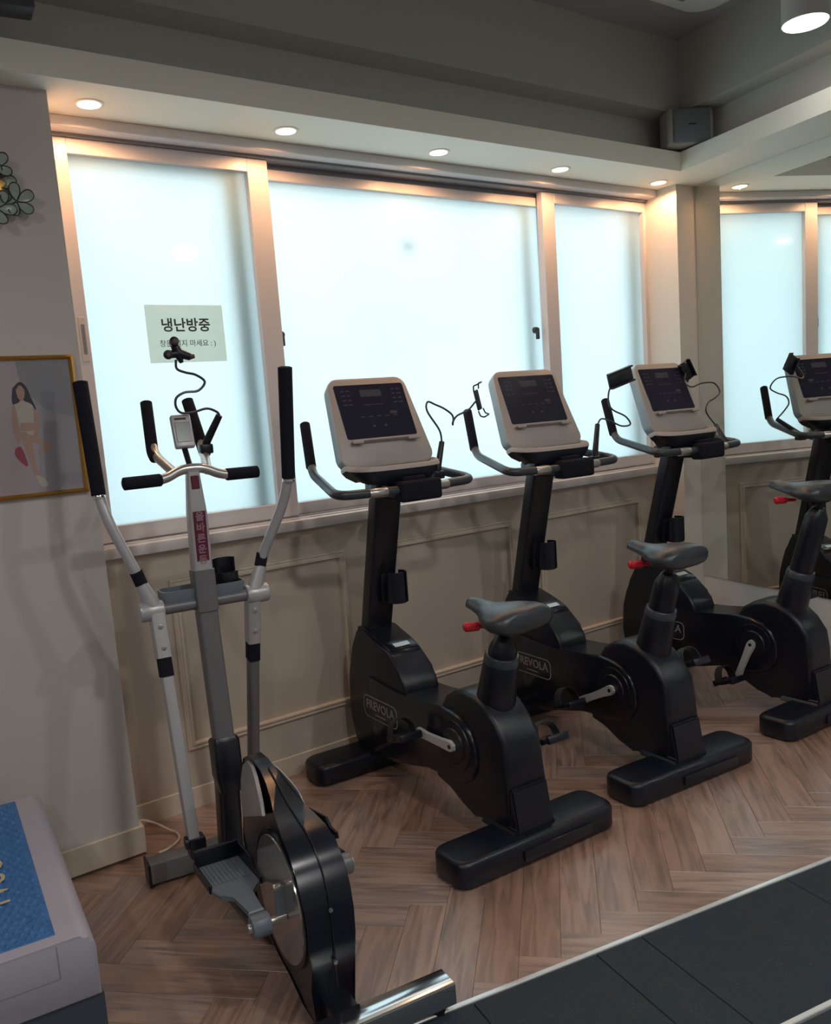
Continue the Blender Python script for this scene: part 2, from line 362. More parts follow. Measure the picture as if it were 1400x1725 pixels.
sR = sash(3.049, 3.866, 1.038, 2.4045, 3.131, 3.778, 1.096, 2.354, .045, .083, .0705)
sC = sash(1.53, 3.12, 1.038, 2.385, 1.59, 3.075, 1.085, 2.345, .092, .128, .115)
# outer sashes behind the frosted panes
bm = B(); ring(bm, .78, 1.488, 1.04, 2.40, .05, .062, .03, .075, .100, .130); outer = mk('outer_sash', bm, M_outer, window)
bm = B(); ring(bm, 1.535, 3.025, 1.04, 2.40, .03, .055, .03, .070, .150, .180); mk('outer_sash', bm, M_outer, window)
bm = B(); ring(bm, 3.10, 3.752, 1.04, 2.40, .02, .078, .03, .060, .132, .162); mk('outer_sash', bm, M_outer, window)
bx('outer_label', (2.26,.150,2.115), (2.325,.151,2.145), M_greypl, window)
# latches and pulls
def pull(x, z, w, par, dark=False):
    a = bx('pull_plate', (x-w/2,.0415,z-.075), (x+w/2,.0455,z+.075), M_sill, par, .002, 1)
    bx('pull_recess', (x-.006,.0405,z-.05), (x+.006,.0418,z+.05), M_fdark, a)
pull(3.845, 1.66, .030, sR); pull(.840, 1.745, .026, sL)
def latch(x, y, z, par):
    bm = B(); cyl(bm, (x,y,z), (x,y-.02,z), .016, .013, 14); box(bm, (x-.008,y-.028,z-.045), (x+.008,y-.012,z+.008), .004, 2); mk('latch', bm, M_dark, par)
latch(1.598+.012, .085, 1.755, sL); latch(3.022, .112, 1.765, sC)

# ------------------------------------------------------------------ mirror on the right wall
bm = B(); mslab(bm, 0.002, 4.6, 0.0005, .006, .413, ZS-.001)
tag(mk('wall_mirror', bm, M_mirror, smooth=0), 'large frameless wall mirror covering the right wall above a white base', 'mirror')

# ------------------------------------------------------------------ floor planks (herringbone at 45 degrees) and rubber tiles
P0 = Vector((.989,-1.473)); sd = Vector((math.cos(-.181), math.sin(-.181))); sn = Vector((sd.y, -sd.x))   # strip line, sn to the viewer
if sn.y > 0: sn = -sn
LW, LL = .107, .535
proto = {}
def plank_mesh(L_, W_):
    bm = B(); box(bm, (.0003,.0003,.0), (L_-.0003,W_-.0003,.004), .0005, 1); return bm
full = plank_mesh(LL, LW); me_full = bpy.data.meshes.new('plank'); full.to_mesh(me_full); full.free(); me_full.materials.append(M_wood)
A45 = math.radians(-45); org = Vector((1.408,-1.522))
def clipplanes():
    return [(Vector((0,-.0125,0)), Vector((0,1,0))),
            (Vector((P0.x+sn.x*-.004,P0.y+sn.y*-.004,0)), Vector((sn.x,sn.y,0))),
            (MP(0,.001,0), -mn)]
CP = clipplanes(); npl = 0
for m_ in range(-9, 10):
    for k in range(-45, 46):
        for horiz in (True, False):
            if horiz: x0, y0, rot = k*LW+m_*LL, k*LW-m_*LL, 0
            else: x0, y0, rot = k*LW+LL+m_*LL+LW, k*LW+LW-LL-m_*LL, PI/2
            p = org + Vector((x0*math.cos(A45)-y0*math.sin(A45), x0*math.sin(A45)+y0*math.cos(A45)))
            a = A45+rot; ca, sa = math.cos(a), math.sin(a)
            cs = [p+Vector((ca*u-sa*v, sa*u+ca*v)) for u,v in ((0,0),(LL,0),(LL,LW),(0,LW))]
            cen = sum(cs, Vector((0,0)))/4
            if cen.x < -.15 or cen.x > 4.1 or cen.y < -2.3 or cen.y > .25: continue
            # clip
            need = []; out = False
            for pp, nn in CP:
                d = [(Vector((c.x,c.y,0))-pp).dot(nn) for c in cs]
                if min(d) > -.02: out = True; break
                if max(d) > 0: need.append((pp, nn))
            if out: continue
            # corner of the left wall
            inl = [c for c in cs if c.x < .763 and c.y > -.228]
            if len(inl) == 4: continue
            Mw = Matrix.Translation((p.x,p.y,0.0)) @ Matrix.Rotation(a,4,'Z')
            if need:
                bm = plank_mesh(LL, LW); Mi = Mw.inverted()
                for pp, nn in need:
                    bmesh.ops.bisect_plane(bm, geom=bm.verts[:]+bm.edges[:]+bm.faces[:], plane_co=Mi@pp, plane_no=(Mi.to_3x3()@nn), clear_outer=True)
                    bmesh.ops.holes_fill(bm, edges=[e_ for e_ in bm.edges if e_.is_boundary], sides=0)
                if len(bm.faces) < 4: bm.free(); continue
                me = bpy.data.meshes.new('plank'); bm.to_mesh(me); bm.free(); me.materials.append(M_wood)
            else: me = me_full
            o = bpy.data.objects.new('plank', me); link(o, floor); o.matrix_world = Mw; npl += 1
print('planks', npl)
def SP(s, n, z=0): v = P0+sd*s+sn*n; return Vector((v.x, v.y, z))
def sslab(bm, s0, s1, n0, n1, z0, z1, bev=0):
    m4 = frame4((P0.x,P0.y,0), (sd.x,sd.y,0), (sn.x,sn.y,0))
    # frame4 gives ez = ex x ey (down); mirror z
    if m4.col[2].z < 0: z0, z1 = -z1, -z0
    box(bm, (s0,n0,z0), (s1,n1,z1), bev, 1, m4)
bm = B(); sslab(bm, -1.0, 3.0, -.004, .010, 0, .0125, .002)
struct(mk('trim_5', bm, M_strip))
def rub(s0, s1, n0, n1):
    bm = B(); sslab(bm, s0+.001, s1-.001, n0, n1, 0, .010, .0015); o = mk('rubber_tile', bm, M_rubber, floor)
cuts = [-.95,-.37,.14,.645,1.17,1.68,2.2]
for a_, b_ in zip(cuts[:-1], cuts[1:]):
    if abs(a_-.14) < .01: rub(a_, .50, .012, .415); rub(.50, b_, .012, .415)
    else: rub(a_, b_, .012, .415)
bm = B(); sslab(bm, -1.0, 3.0, .417, .432, 0, .016, .002); struct(mk('trim_6', bm, M_strip))
for a_, b_ in zip(cuts[:-1], cuts[1:]): rub(a_, b_, .434, .95)

# ------------------------------------------------------------------ exercise bikes
cache = {}
def part(key, name, build, m, parent, smooth=35):
    if key not in cache: cache[key] = mk(name, build(), m, parent, smooth); return cache[key]
    return share_at(cache[key], name, parent)
def share_at(src, name, parent):
    c = bpy.data.objects.new(name, src.data); link(c, parent); c.location = src.location; c.rotation_euler = src.rotation_euler; return c

REAR = [(.10,.087),(-.012,.087),(-.012,.15),(-.010,.22),(-.013,.30),(.000,.375),(.040,.430),(.085,.468),(.140,.490),(.200,.497),(.255,.485),(.305,.455),(.345,.40),(.38,.30),(.42,.20),(.40,.178),(.366,.165),(.311,.118),(.245,.085),(.165,.072),(.12,.072)]
ARM = [(.80,.411),(.69,.400),(.60,.396),(.50,.399),(.39,.411),(.325,.418),(.263,.416),(.205,.400),(.163,.368),(.138,.325),(.132,.28),(.140,.235),(.165,.200),(.205,.178),(.26,.168),(.33,.170),(.42,.176),(.50,.145),(.60,.122),(.80,.10)]
FRONT = [(.880,.592),(.905,.570),(.937,.500),(.970,.440),(.992,.370),(1.0,.300),(.995,.235),(.985,.190),(.965,.120),(.955,.085),(.80,.085),(.66,.095),(.60,.120),(.57,.200),(.560,.30),(.553,.40),(.566,.437),(.597,.466),(.628,.502),(.665,.531),(.727,.549),(.790,.568),(.84,.585)]
def bar_bm(hw, b0, b1, h, ledge=None):
    bm = B(); r = .045; pl = []
    for cx, cyy, a0 in ((hw-r,b1-r,0),(-hw+r,b1-r,90),(-hw+r,b0+r,180),(hw-r,b0+r,270)):
        for k in range(5):
            a = math.radians(a0+90*k/4); pl.append((cx+r*math.cos(a), cyy+r*math.sin(a)))
    def rg(f, z): return [((abs(x)-f)*(1 if x>0 else -1), (b0+b1)/2+(y-(b0+b1)/2)*(1-f/((b1-b0)/2)), z) for x,y in pl]
    loft(bm, [rg(.006,.004), rg(0,.012), rg(0,h-.016), rg(.004,h-.007), rg(.012,h-.001), rg(.018,h)])
    return bm
def saddle_bm():
    bm = B(); st = [(-.068,.090,.062,.0),(-.060,.110,.074,.004),(-.035,.124,.080,.007),(-.005,.126,.080,.007),(.030,.114,.072,.003),(.07,.086,.058,-.004),(.10,.058,.050,-.008),(.13,.040,.044,-.008),(.165,.030,.040,-.005),(.19,.024,.034,-.006),(.203,.014,.022,-.012)]
    rings = []
    for y, w, h, dz in st:
        r = []
        for k in range(20):
            a = 2*PI*k/20; c, s_ = math.cos(a), math.sin(a)
            x = w*math.copysign(abs(c)**.62, c); z = math.copysign(abs(s_)**.62, s_)
            top = dz - .010*(1-(x/w)**2)*0 if s_ > 0 else dz
            zz = dz + (0 if z > 0 else -h*.5*0) + (z-1)*.5*h
            zz -= .012*(x/w)**2*(1 if s_ > 0 else 0)      # sides of the top fall off
            r.append((x, y, zz))
        rings.append(r)
    loft(bm, rings); return bm
FO = Vector((0,.665,1.235)); FT = Vector((0,.395,.919)).normalized(); FN = Vector((0,-FT.z,FT.y))
def FP(u, t, n): return FO + Vector((u,0,0)) + FT*t + FN*n
def trap(hw0, hw1, t0, t1, r, n=4):
    """rounded trapezoid outline in (u,t)."""
    pts = []
    for su, t, hw, a0 in ((1,t1,hw1,0),(-1,t1,hw1,90),(-1,t0,hw0,180),(1,t0,hw0,270)):
        cu = su*(hw-r); ct = t-r if t == t1 else t+r
        for k in range(n+1):
            a = math.radians(a0+90*k/n); pts.append((cu+r*math.cos(a), ct+r*math.sin(a)))
    return pts
def bike(i, loc, rz, label, seat_top, crank_deg, seat_rot=0.0):
    T = thing('exercise_bike', label, 'exercise bike', (loc[0],loc[1],.004), rz, 'upright exercise bikes under the window')
    def body():
        bm = B(); side(bm, REAR, -.078, .078, .020, 4); return bm
    part('rear', 'rear_housing', body, M_black, T, 50)
    part('arm', 'frame_cover', lambda: side(B(), ARM, -.090, .090, .010, 3), M_black2, T, 50)
    part('front', 'front_housing', lambda: side(B(), FRONT, -.076, .076, .014, 3), M_black, T, 50)
    def pedestal():
        bm = B(); loft(bm, [[(x*(.092 if z<.1 else .074), (y0 if y<0 else y1), z) for x,y in ((-1,-1),(1,-1),(1,1),(-1,1))] for z,y0,y1 in ((.075,-.048,.13),(.10,-.046,.12),(.225,-.024,.08))])
        bmesh.ops.bevel(bm, geom=bm.edges[:], offset=.006, segments=2, affect='EDGES'); return bm
    part('ped', 'pedestal', pedestal, M_black, T)
    rb = part('rbar', 'rear_stabilizer', lambda: bar_bm(.322,-.080,.085,.087), M_black, T, 40)
    part('ledge', 'lift_ledge', lambda: box(B(), (-.085,-.090,.022), (.20,-.070,.058), .004, 2), M_black2, rb)
    part('fbar', 'front_stabilizer', lambda: bar_bm(.315,.845,1.0,.085), M_black, T, 40)
    # cap over the front housing with a silver label
    def cap():
        bm = B(); pr = [(.900,.590),(.86,.596),(.79,.577),(.727,.558),(.672,.540),(.650,.524),(.640,.500),(.66,.50),(.70,.52),(.9,.565)]
        side(bm, pr, -.066, .066, .006, 2); return bm
    c = part('cap', 'top_cap', cap, M_black2, T, 45)
    part('lab', 'silver_label', lambda: (lambda bm: (prism(bm, rrect(.034,.012,.004), lambda a,b: (a+.0,.682+b*.95,.5475+b*.33), lambda a,b: (a+.0,.682+b*.95,.5455+b*.33)), bm)[1])(B()), M_label, c)
    # side badges
    for sx in (-1, 1):
        def badge():
            bm = B(); o1 = rrect(.122,.044,.026,5); o2 = rrect(.118,.040,.023,5)
            A_ = [bm.verts.new((sx*.0912,.727+sx*x,.290+y)) for x,y in o1]; B_ = [bm.verts.new((sx*.0912,.727+sx*x,.290+y)) for x,y in o2]
            C_ = [bm.verts.new((sx*.0900,.727+sx*x,.290+y)) for x,y in o1]
            n = len(o1)
            for k in range(n):
                bm.faces.new((A_[k],A_[(k+1)%n],B_[(k+1)%n],B_[k])); bm.faces.new((C_[k],C_[(k+1)%n],A_[(k+1)%n],A_[k]))
            return bm
        bd = part('badge%d'%sx, 'brand_badge', badge, M_badge, T, 20)
        part('rule%d'%sx, 'badge_rule', lambda: box(B(), (min(sx*.0900,sx*.0913),.690,.264), (max(sx*.0900,sx*.0913),.764,.268)), M_badge, bd)
        for key, s_, sz, dz, bo in (('frevola','FREVOLA',.050,.298,.0008),):
            k_ = key+str(sx)
            m4 = frame4((sx*.0910,.727,dz), (0,sx,0), (0,0,1))
            if k_ not in cache: cache[k_] = text('lettering', s_, sz, M_badge, bd, m4, bold=bo)
            else: share_at(cache[k_], 'lettering', bd)
    # crank set
    ax = Vector((0,.245,.300))
    for sx in (-1, 1):
        part('ring%d'%sx, 'crank_cover', lambda: (lambda bm: (cyl(bm,(sx*.088,.245,.300),(sx*.094,.245,.300),.088,.086,40), cyl(bm,(sx*.094,.245,.300),(sx*.099,.245,.300),.060,.056,32), bm)[2])(B()), M_black, T, 30)
        ang = math.radians(crank_deg) + (0 if sx < 0 else PI)
        d = Vector((0, math.cos(ang), math.sin(ang))); e_ = ax + d*.170
        q = Vector((0,-d.z,d.y)); bm = B(); rings = []
        for t, hw in ((-.020,.008),(-.012,.016),(0,.020),(.012,.020),(.05,.0165),(.12,.0145),(.155,.0165),(.175,.0165),(.186,.012),(.190,.004)):
            x0 = sx*(.100+.010*min(max(t,0)/.10,1)); x1 = x0+sx*.012; p_ = ax+d*t
            rings.append([Vector((x0,0,0))+p_+q*hw, Vector((x1,0,0))+p_+q*hw*.85, Vector((x1,0,0))+p_-q*hw*.85, Vector((x0,0,0))+p_-q*hw])
        loft(bm, rings); ck = mk('crank', bm, M_crank, T, 40)
        cy('axle_bolt', ax+Vector((sx*.109,0,0)), ax+Vector((sx*.1135,0,0)), .0075, M_black, ck, sides=12)
        # pedal: stays level; platform, side plates, strap
        pe = e_+Vector((sx*.118,0,0)); bm = B()
        cyl(bm, pe, pe+Vector((sx*.10,0,0)), .007, sides=12)
        x0, x1 = sorted((pe.x+sx*.018, pe.x+sx*.105)); tilt = Matrix.Translation(e_) @ Matrix.Rotation(math.radians(-18 if sx<0 else -25),4,'X') @ Matrix.Translation(-e_)
        box(bm, (x0,e_.y-.052,e_.z-.013), (x1,e_.y-.036,e_.z+.013), .004, 2, tilt); box(bm, (x0,e_.y+.036,e_.z-.013), (x1,e_.y+.052,e_.z+.013), .004, 2, tilt)
        box(bm, (x0,e_.y-.05,e_.z-.009), (x0+.014,e_.y+.05,e_.z+.009), .003, 1, tilt); box(bm, (x1-.014,e_.y-.05,e_.z-.009), (x1,e_.y+.05,e_.z+.009), .003, 1, tilt)
        box(bm, (x0,e_.y-.014,e_.z-.010), (x1,e_.y+.014,e_.z+.010), .003, 1, tilt)
        for j_ in range(2): box(bm, (x0+.02+j_*.025,e_.y-.04,e_.z-.006), (x0+.03+j_*.025,e_.y+.04,e_.z+.006), 0, 1, tilt)
        pd = mk('pedal', bm, M_black, T, 30)
        # strap arc over the pedal, running across from inner to outer side
        xc = (x0+x1)/2; hw = (x1-x0)/2+.003
        arc = [(xc-hw*math.cos(PI*k/12), e_.y+.012, e_.z+.004+.062*math.sin(PI*k/12)**.8) for k in range(13)]
        bm = B(); tube(bm, arc, 1.0, shape=[(.0012,.019),(-.0012,.019),(-.0012,-.019),(.0012,-.019)], upv=(0,0,1))
        bmesh.ops.transform(bm, matrix=tilt, verts=bm.verts[:]); mk('strap', bm, M_tube if sx>0 else M_rub, pd, 30)
    # seat tube
    axd = Vector((0,-.28,.96)).normalized(); s0 = Vector((0,.124,.458)); s1 = s0+axd*.182
    part('sleeve', 'seat_sleeve', lambda: tube(B(), [s0,s0+axd*.06,s1-axd*.004,s1], [.066,.062,.055,.053], sides=32), M_black, T, 40)
    part('collar', 'seat_collar', lambda: tube(B(), [s1-axd*.030,s1-axd*.028,s1-axd*.002,s1+axd*.001], [.054,.0575,.055,.052], sides=32), M_tube, T, 40)
    sb = seat_top-.062; L_ = (sb-s1.z)/axd.z; tip = s1+axd*(L_)
    sl = max(L_-.085, .012)
    tb('telescopic_sleeve', [s1-axd*.005, s1+axd*(sl*.7), s1+axd*sl, s1+axd*(sl+.035), s1+axd*(sl+.042)], [.047,.046,.044,.028,.022], M_black, T, sides=28)
    tb('seat_post', [s1+axd*(sl+.03), tip], .0155, M_steelb, T, sides=20)
    bm = B(); box(bm, (-.022,tip.y-.025,sb-.02), (.022,tip.y+.045,sb+.012), .006, 2); mk('saddle_clamp', bm, M_black, T)
    sd_ = part('saddle', 'saddle', saddle_bm, M_saddle, T, 60); sd_.location = (0, tip.y-.03+.0, seat_top); sd_.rotation_euler = (0,0,seat_rot); sd_.rotation_euler.x = math.radians(3)
    sd_.location.y = .0
    kz = seat_top-.070
    tb('adjustment_knob', [(-.02,.085,kz-.004),(-.060,.100,kz),(-.066,.102,kz),(-.105,.116,kz+.002),(-.112,.1185,kz+.002)], [.006,.008,.014,.0155,.009], M_red, T, sides=18)
    # mast, holder, stem
    mdv = Vector((0,.722-.863,1.091-.576)).normalized(); m0 = Vector((0,.868,.556))
    part('mast', 'console_mast', lambda: tube(B(), [m0, m0+mdv*.66], 1.0, shape=rrect(.030,.056,.010,3), upv=(0,1,0)), M_steelb, T, 40)
    def holder():
        bm = B(); P_ = m0+mdv*.245; fr_ = Vector((0,-1,0)); c0 = P_+Vector((.035,-.065,-.04))
        for k0, k1 in ((-200,-75),(-55,45)):
            sec = []
            for k in range(9):
                a = math.radians(k0+(k1-k0)*k/8); sec.append((a))
            z0, z1 = (-.055,.062)
            for a0_, a1_ in zip(sec[:-1], sec[1:]):
                vs = [bm.verts.new(c0+Vector((r_*math.cos(a_), r_*math.sin(a_), z_))) for z_ in (z0,z1) for r_ in (.036,.041) for a_ in (a0_,a1_)]
                for f in [(0,1,3,2),(4,6,7,5),(0,4,5,1),(2,3,7,6),(0,2,6,4),(1,5,7,3)]: bm.faces.new([vs[j] for j in f])
        cyl(bm, c0+Vector((0,0,-.058)), c0+Vector((0,0,-.050)), .036,.041, 24)
        box(bm, (c0.x-.05,c0.y+.030,c0.z-.06), (c0.x+.01,c0.y+.055,c0.z+.06), .004, 2)
        return bm
    part('holder', 'bottle_holder', holder, M_black, T, 30)
    part('stem', 'handlebar_stem', lambda: box(B(), (-.040,.55,1.105), (.040,.80,1.165), .012, 3), M_black, T)
    # handlebar
    hb = []
    for sx in (-1,1): hb.append([(sx*.192,.945,1.392),(sx*.216,.872,1.211),(sx*.292,.548,1.148),(0,.545,1.140)])
    path = fillet(hb[0]+hb[1][-2::-1], .055, 6)
    hbo = part('hbar', 'handlebar', lambda: tube(B(), path, .0165, sides=16), M_tube, T, 60)
    for sx, nm in ((-1,'gl'),(1,'gr')):
        part(nm, 'grip', lambda: tube(B(), [Vector((sx*.1905,.950,1.402)), Vector((sx*.191,.948,1.397)), Vector((sx*.192,.945,1.392)), Vector((sx*.213,.882,1.236)), Vector((sx*.2135,.880,1.232))], [.012,.0185,.0195,.0195,.0175], sides=18), M_foam, hbo, 50)
        part('pc'+nm, 'pulse_contact', lambda: tube(B(), [Vector((sx*a_,.5455,1.1425)) for a_ in (.095,.098,.165,.168)], [.0167,.0180,.0180,.0167], sides=16), M_sat, hbo, 50)
    part('pad', 'centre_pad', lambda: (lambda bm: (box(bm, (-.05,.515,1.098), (.125,.575,1.172), .012, 3), box(bm,(-.02,.545,1.165),(.075,.60,1.186),.006,2), bm)[2])(B()), M_foam, T)
    # console
    def shell():
        bm = B(); rr_ = [trap(.178,.150,.008,.318,.05), trap(.192,.164,-.006,.336,.045), trap(.196,.168,-.010,.340,.042)]
        loft(bm, [[FP(u,t,-.058) for u,t in rr_[0]], [FP(u,t,-.045) for u,t in rr_[1]], [FP(u,t,-.010) for u,t in rr_[2]], [FP(u,t,-.003) for u,t in rr_[2]]]); return bm
    cs_ = part('shell', 'console', shell, M_shell, T, 40)
    def face():
        bm = B(); o1 = trap(.196,.168,-.010,.340,.042); o2 = trap(.190,.163,-.004,.335,.040)
        loft(bm, [[FP(u,t,-.003) for u,t in o1], [FP(u,t,.005) for u,t in o1], [FP(u,t,.009) for u,t in o2]]); return bm
    part('face', 'console_face', face, M_face, cs_, 40)
    part('scr', 'screen', lambda: prism(B(), trap(.150,.149,.098,.312,.008,2), lambda u,t: FP(u,t,.008), lambda u,t: FP(u,t,.0105), .0005,1), M_screen, cs_)
    def prints():
        bm = B(); R_ = random.Random(3)
        rc = [(-.045,.045,.262,.290)]
        for k in range(4): rc += [(-.128,-.110,.285-.018*k,.290-.018*k),(-.102,-.088,.285-.018*k,.290-.018*k),(.090,.104,.285-.018*k,.290-.018*k),(.112,.130,.285-.018*k,.290-.018*k)]
        rc += [(-.045,.040,.228,.231)]+[(-.07+.035*k,-.052+.035*k,.180,.184) for k in range(5)]+[(-.03,-.018,.140,.148),(.02,.032,.140,.148),(.06,.09,.188,.200)]
        for a_,b_,c_,d_ in rc:
            vs = [bm.verts.new(FP(u,t,.0108)) for u,t in ((a_,c_),(b_,c_),(b_,d_),(a_,d_))]; bm.faces.new(vs)
        return bm
    tag(part('prt', 'screen_markings', prints, M_print, cs_, 0), kind='stuff')
    part('ledg', 'reading_ledge', lambda: (lambda bm: (box(bm,(-.145,0,0),(.145,.030,.008),.003,2,frame4(FP(0,.088,.006),(1,0,0),FN)), box(bm,(-.145,.022,0),(-.10,.030,.016),.003,1,frame4(FP(0,.088,.006),(1,0,0),FN)), box(bm,(.09,.022,0),(.145,.030,.016),.003,1,frame4(FP(0,.088,.006),(1,0,0),FN)), bm)[3])(B()), M_face, cs_, 30)
    def tray():
        bm = B(); ol = [(.190,-.03)]+[(.190*math.copysign(abs(math.cos(a))**.55, math.cos(a)), .002+.083*abs(math.sin(a))**.75) for a in [math.radians(7.5*k) for k in range(25)]]+[(-.190,-.03)]
        t_at = lambda n: -.006-.52*max(n,0)
        loft(bm, [[FP(u*.80,t_at(n)-.050,n*.62) for u,n in ol], [FP(u*.95,t_at(n)-.026,n*.90) for u,n in ol], [FP(u,t_at(n)-.008,n) for u,n in ol]], True)
        return bm
    def trim():
        bm = B(); ol = [(.191,-.03)]+[(.191*math.copysign(abs(math.cos(a))**.55, math.cos(a)), .003+.084*abs(math.sin(a))**.75) for a in [math.radians(7.5*k) for k in range(25)]]+[(-.191,-.03)]
        t_at = lambda n: -.006-.52*max(n,0)
        loft(bm, [[FP(u,t_at(n)-.0085,n) for u,n in ol], [FP(u*1.003,t_at(n)+.004,n*1.01) for u,n in ol], [FP(u*.985,t_at(n)+.011,n*.97) for u,n in ol], [FP(u*.95,t_at(n)+.008,n*.90) for u,n in ol], [FP(u*.88,t_at(n)-.004,n*.72) for u,n in ol]], True)
        return bm
    part('tray2', 'tray_rim', trim, M_face, cs_, 60)
    tr_ = part('tray', 'console_tray', tray, M_black, cs_, 50)
    part('troom', 'console_mount', lambda: loft(B(), [[(-.05,.60,1.155),(.05,.60,1.155),(.05,.76,1.155),(-.05,.76,1.155)],[(-.12,.60,1.205),(.12,.60,1.205),(.12,.75,1.225),(-.12,.75,1.225)]]), M_black, T)
    return T
b1 = bike(0, (1.723,-1.071), -.046, 'black upright exercise bike standing next to the cross trainer, saddle lowest of the three', .800, 1.5, .12)
b2 = bike(1, (2.494,-1.080), -.071, 'middle one of three black upright exercise bikes, between two others', .872, -27, .10)
b3 = bike(2, (3.358,-1.118), -.025, 'black upright exercise bike closest to the mirror, saddle raised highest', 1.005, -69, .05)

# ------------------------------------------------------------------ cross trainer
ET = thing('cross_trainer', 'silver and black cross trainer with tall swing arms, left of the bikes', 'cross trainer', (.83,-1.45,.004), -.12)
def arm_parts(sx, ph):
    # ph: +1 means top leans forward, bottom back
    b = [(.268, .9+.10*ph if ph>0 else .75, 1.568), (.266, .93 if ph>0 else .80, 1.244), (.250, .91 if ph>0 else .83, 1.16), (.190, .90, 1.00), (.168,.90,.935)]
    P_ = [(sx*x,y,z) for x,y,z in b]
    path = fillet([P_[0],P_[1],P_[2],P_[3],P_[4]], .08, 6)
    a = tb('upper_swing_arm', path, .0155, M_silver, ET, sides=16)
    d = (Vector(P_[1])-Vector(P_[0])); tb('foam_grip', [Vector(P_[0])-d*.008, Vector(P_[0]), Vector(P_[1]), Vector(P_[1])+d*.004], [.014,.0215,.0205,.018], M_foam, a, sides=18)
    cy('grip_ring', Vector(P_[1])+d*.004, Vector(P_[1])+d*.04, .0185, M_chrome, a, bev=.002)
    m_ = Vector(P_[3]); tb('black_band', [m_+Vector((sx*.004,0,.012)), m_+Vector((-sx*.008,0,-.028))], .0185, M_foam, a, sides=18)
    tb('arm_sleeve', [m_+Vector((-sx*.006,0,-.026)), (sx*.158,.90,.905)], [.019,.026], M_silver, a, sides=18)
    # lower link
    bot = Vector((sx*(.150 if ph>0 else .138), .75 if ph>0 else 1.09, .225 if ph>0 else .13)); top = Vector((sx*.150,.90,.90))
    l = tb('lower_link', [top, bot], 1.0, M_silver if sx<0 else M_silverd, ET, shape=rrect(.021,.0165,.006,2), upv=(0,1,0))
    v = (bot-top); t1, t2, t3 = top+v*.22, top+v*.30, top+v*.02
    tb('link_sleeve', [t3, t1], 1.0, M_silver, l, shape=rrect(.026,.0215,.008,2), upv=(0,1,0))
    tb('black_band', [t1, t2], 1.0, M_foam, l, shape=rrect(.0235,.019,.007,2), upv=(0,1,0))
    nb = Vector((sx*.001,-.027,0))
    for f in (.08,.17): cy('bolt', top+v*f+Vector((0,-.024,0)), top+v*f+Vector((0,-.031,0)), .007, M_sat, l, sides=12, bev=.001)
    cy('pivot_cap', (sx*.126,.90,.889), (sx*.200,.90,.889), .030, M_silver, ET, bev=.008)
    return bot
botL = arm_parts(-1, 1); botR = arm_parts(1, -1)
cy('pivot_axle', (-.19,.90,.889), (.19,.90,.889), .018, M_silverd, ET)
# mast
tb('lower_mast', [(0,.93,.05),(0,.885,.30),(0,.865,.46)], 1.0, M_steelb, ET, shape=rrect(.034,.034,.012,3), upv=(0,1,0))
bm = B(); tube(bm, [(0,.860,.30),(0,.862,.35),(0,.866,.46),(0,.868,.47)], [.9,1.15,1.15,1.0], shape=rrect(.036,.036,.012,3), upv=(0,1,0)); mk('mast_clamp', bm, M_steelb, ET)
tb('upper_mast', [(0,.866,.44),(0,.905,.86)], 1.0, M_silverd, ET, shape=rrect(.030,.030,.010,3), upv=(0,1,0))
m2_ = tb('console_mast', [(0,.906,.86),(0,.905,1.0),(0,.893,1.16),(0,.890,1.287)], [1.0,1.0,.95,.62], M_silver, ET, shape=rrect(.030,.028,.008,3), upv=(0,1,0))
tb('mast_bracket', [(0,.902,.865),(0,.906,.99)], 1.0, M_silverd, ET, shape=rrect(.034,.032,.007,3), upv=(0,1,0))
stf = frame4((0,.8765,1.0), (1,0,0), (0,-.0135,.16))
st = bx('sticker', (-.0185,0,0), (.0185,.170,.0012), M_maroon, m2_, 0, 1, stf)
for k, ch in enumerate('올바른운동'):
    q_ = stf.copy(); q_.translation = stf @ Vector((0,.153-.0330*k,.0018)); text('lettering', ch, .029, M_pink, st, q_, bold=.0006)
bx('red_badge', (-.012,.866,1.235), (.012,.8745,1.275), M_maroon, m2_, .002, 1)
# lower mast details
cy('tension_knob', (.035,.62,.26), (.075,.62,.26), .020, M_black, ET, bev=.005)
# bottle tray and cup
def trayb():
    bm = B(); ol = rrect(.128,.045,.022,5)
    def R_(f, z): return [(x*f if 1 else x, .934+y*(1-(1-f)*2.5), z) for x,y in ol]
    loft(bm, [R_(.97,.893), R_(1.0,.899), R_(1.0,.938), R_(.975,.938), R_(.965,.905)]); return bm
ty = mk('accessory_tray', trayb(), M_greypl, ET, 40)
bm = B(); 
for k0, k1, h in ((-160,-20,.035),(20,160,.075)):
    for k in range(10):
        a0, a1 = math.radians(k0+(k1-k0)*k/10), math.radians(k0+(k1-k0)*(k+1)/10)
        z1a = .93+h
        vs = [bm.verts.new((.086+r_*math.cos(a_), .955+r_*math.sin(a_), z_)) for z_ in (.905,z1a) for r_ in (.034,.039) for a_ in (a0,a1)]
        for f in [(0,1,3,2),(4,6,7,5),(0,4,5,1),(2,3,7,6),(0,2,6,4),(1,5,7,3)]: bm.faces.new([vs[j] for j in f])
mk('cup_ring', bm, M_steelb, ty, 40)
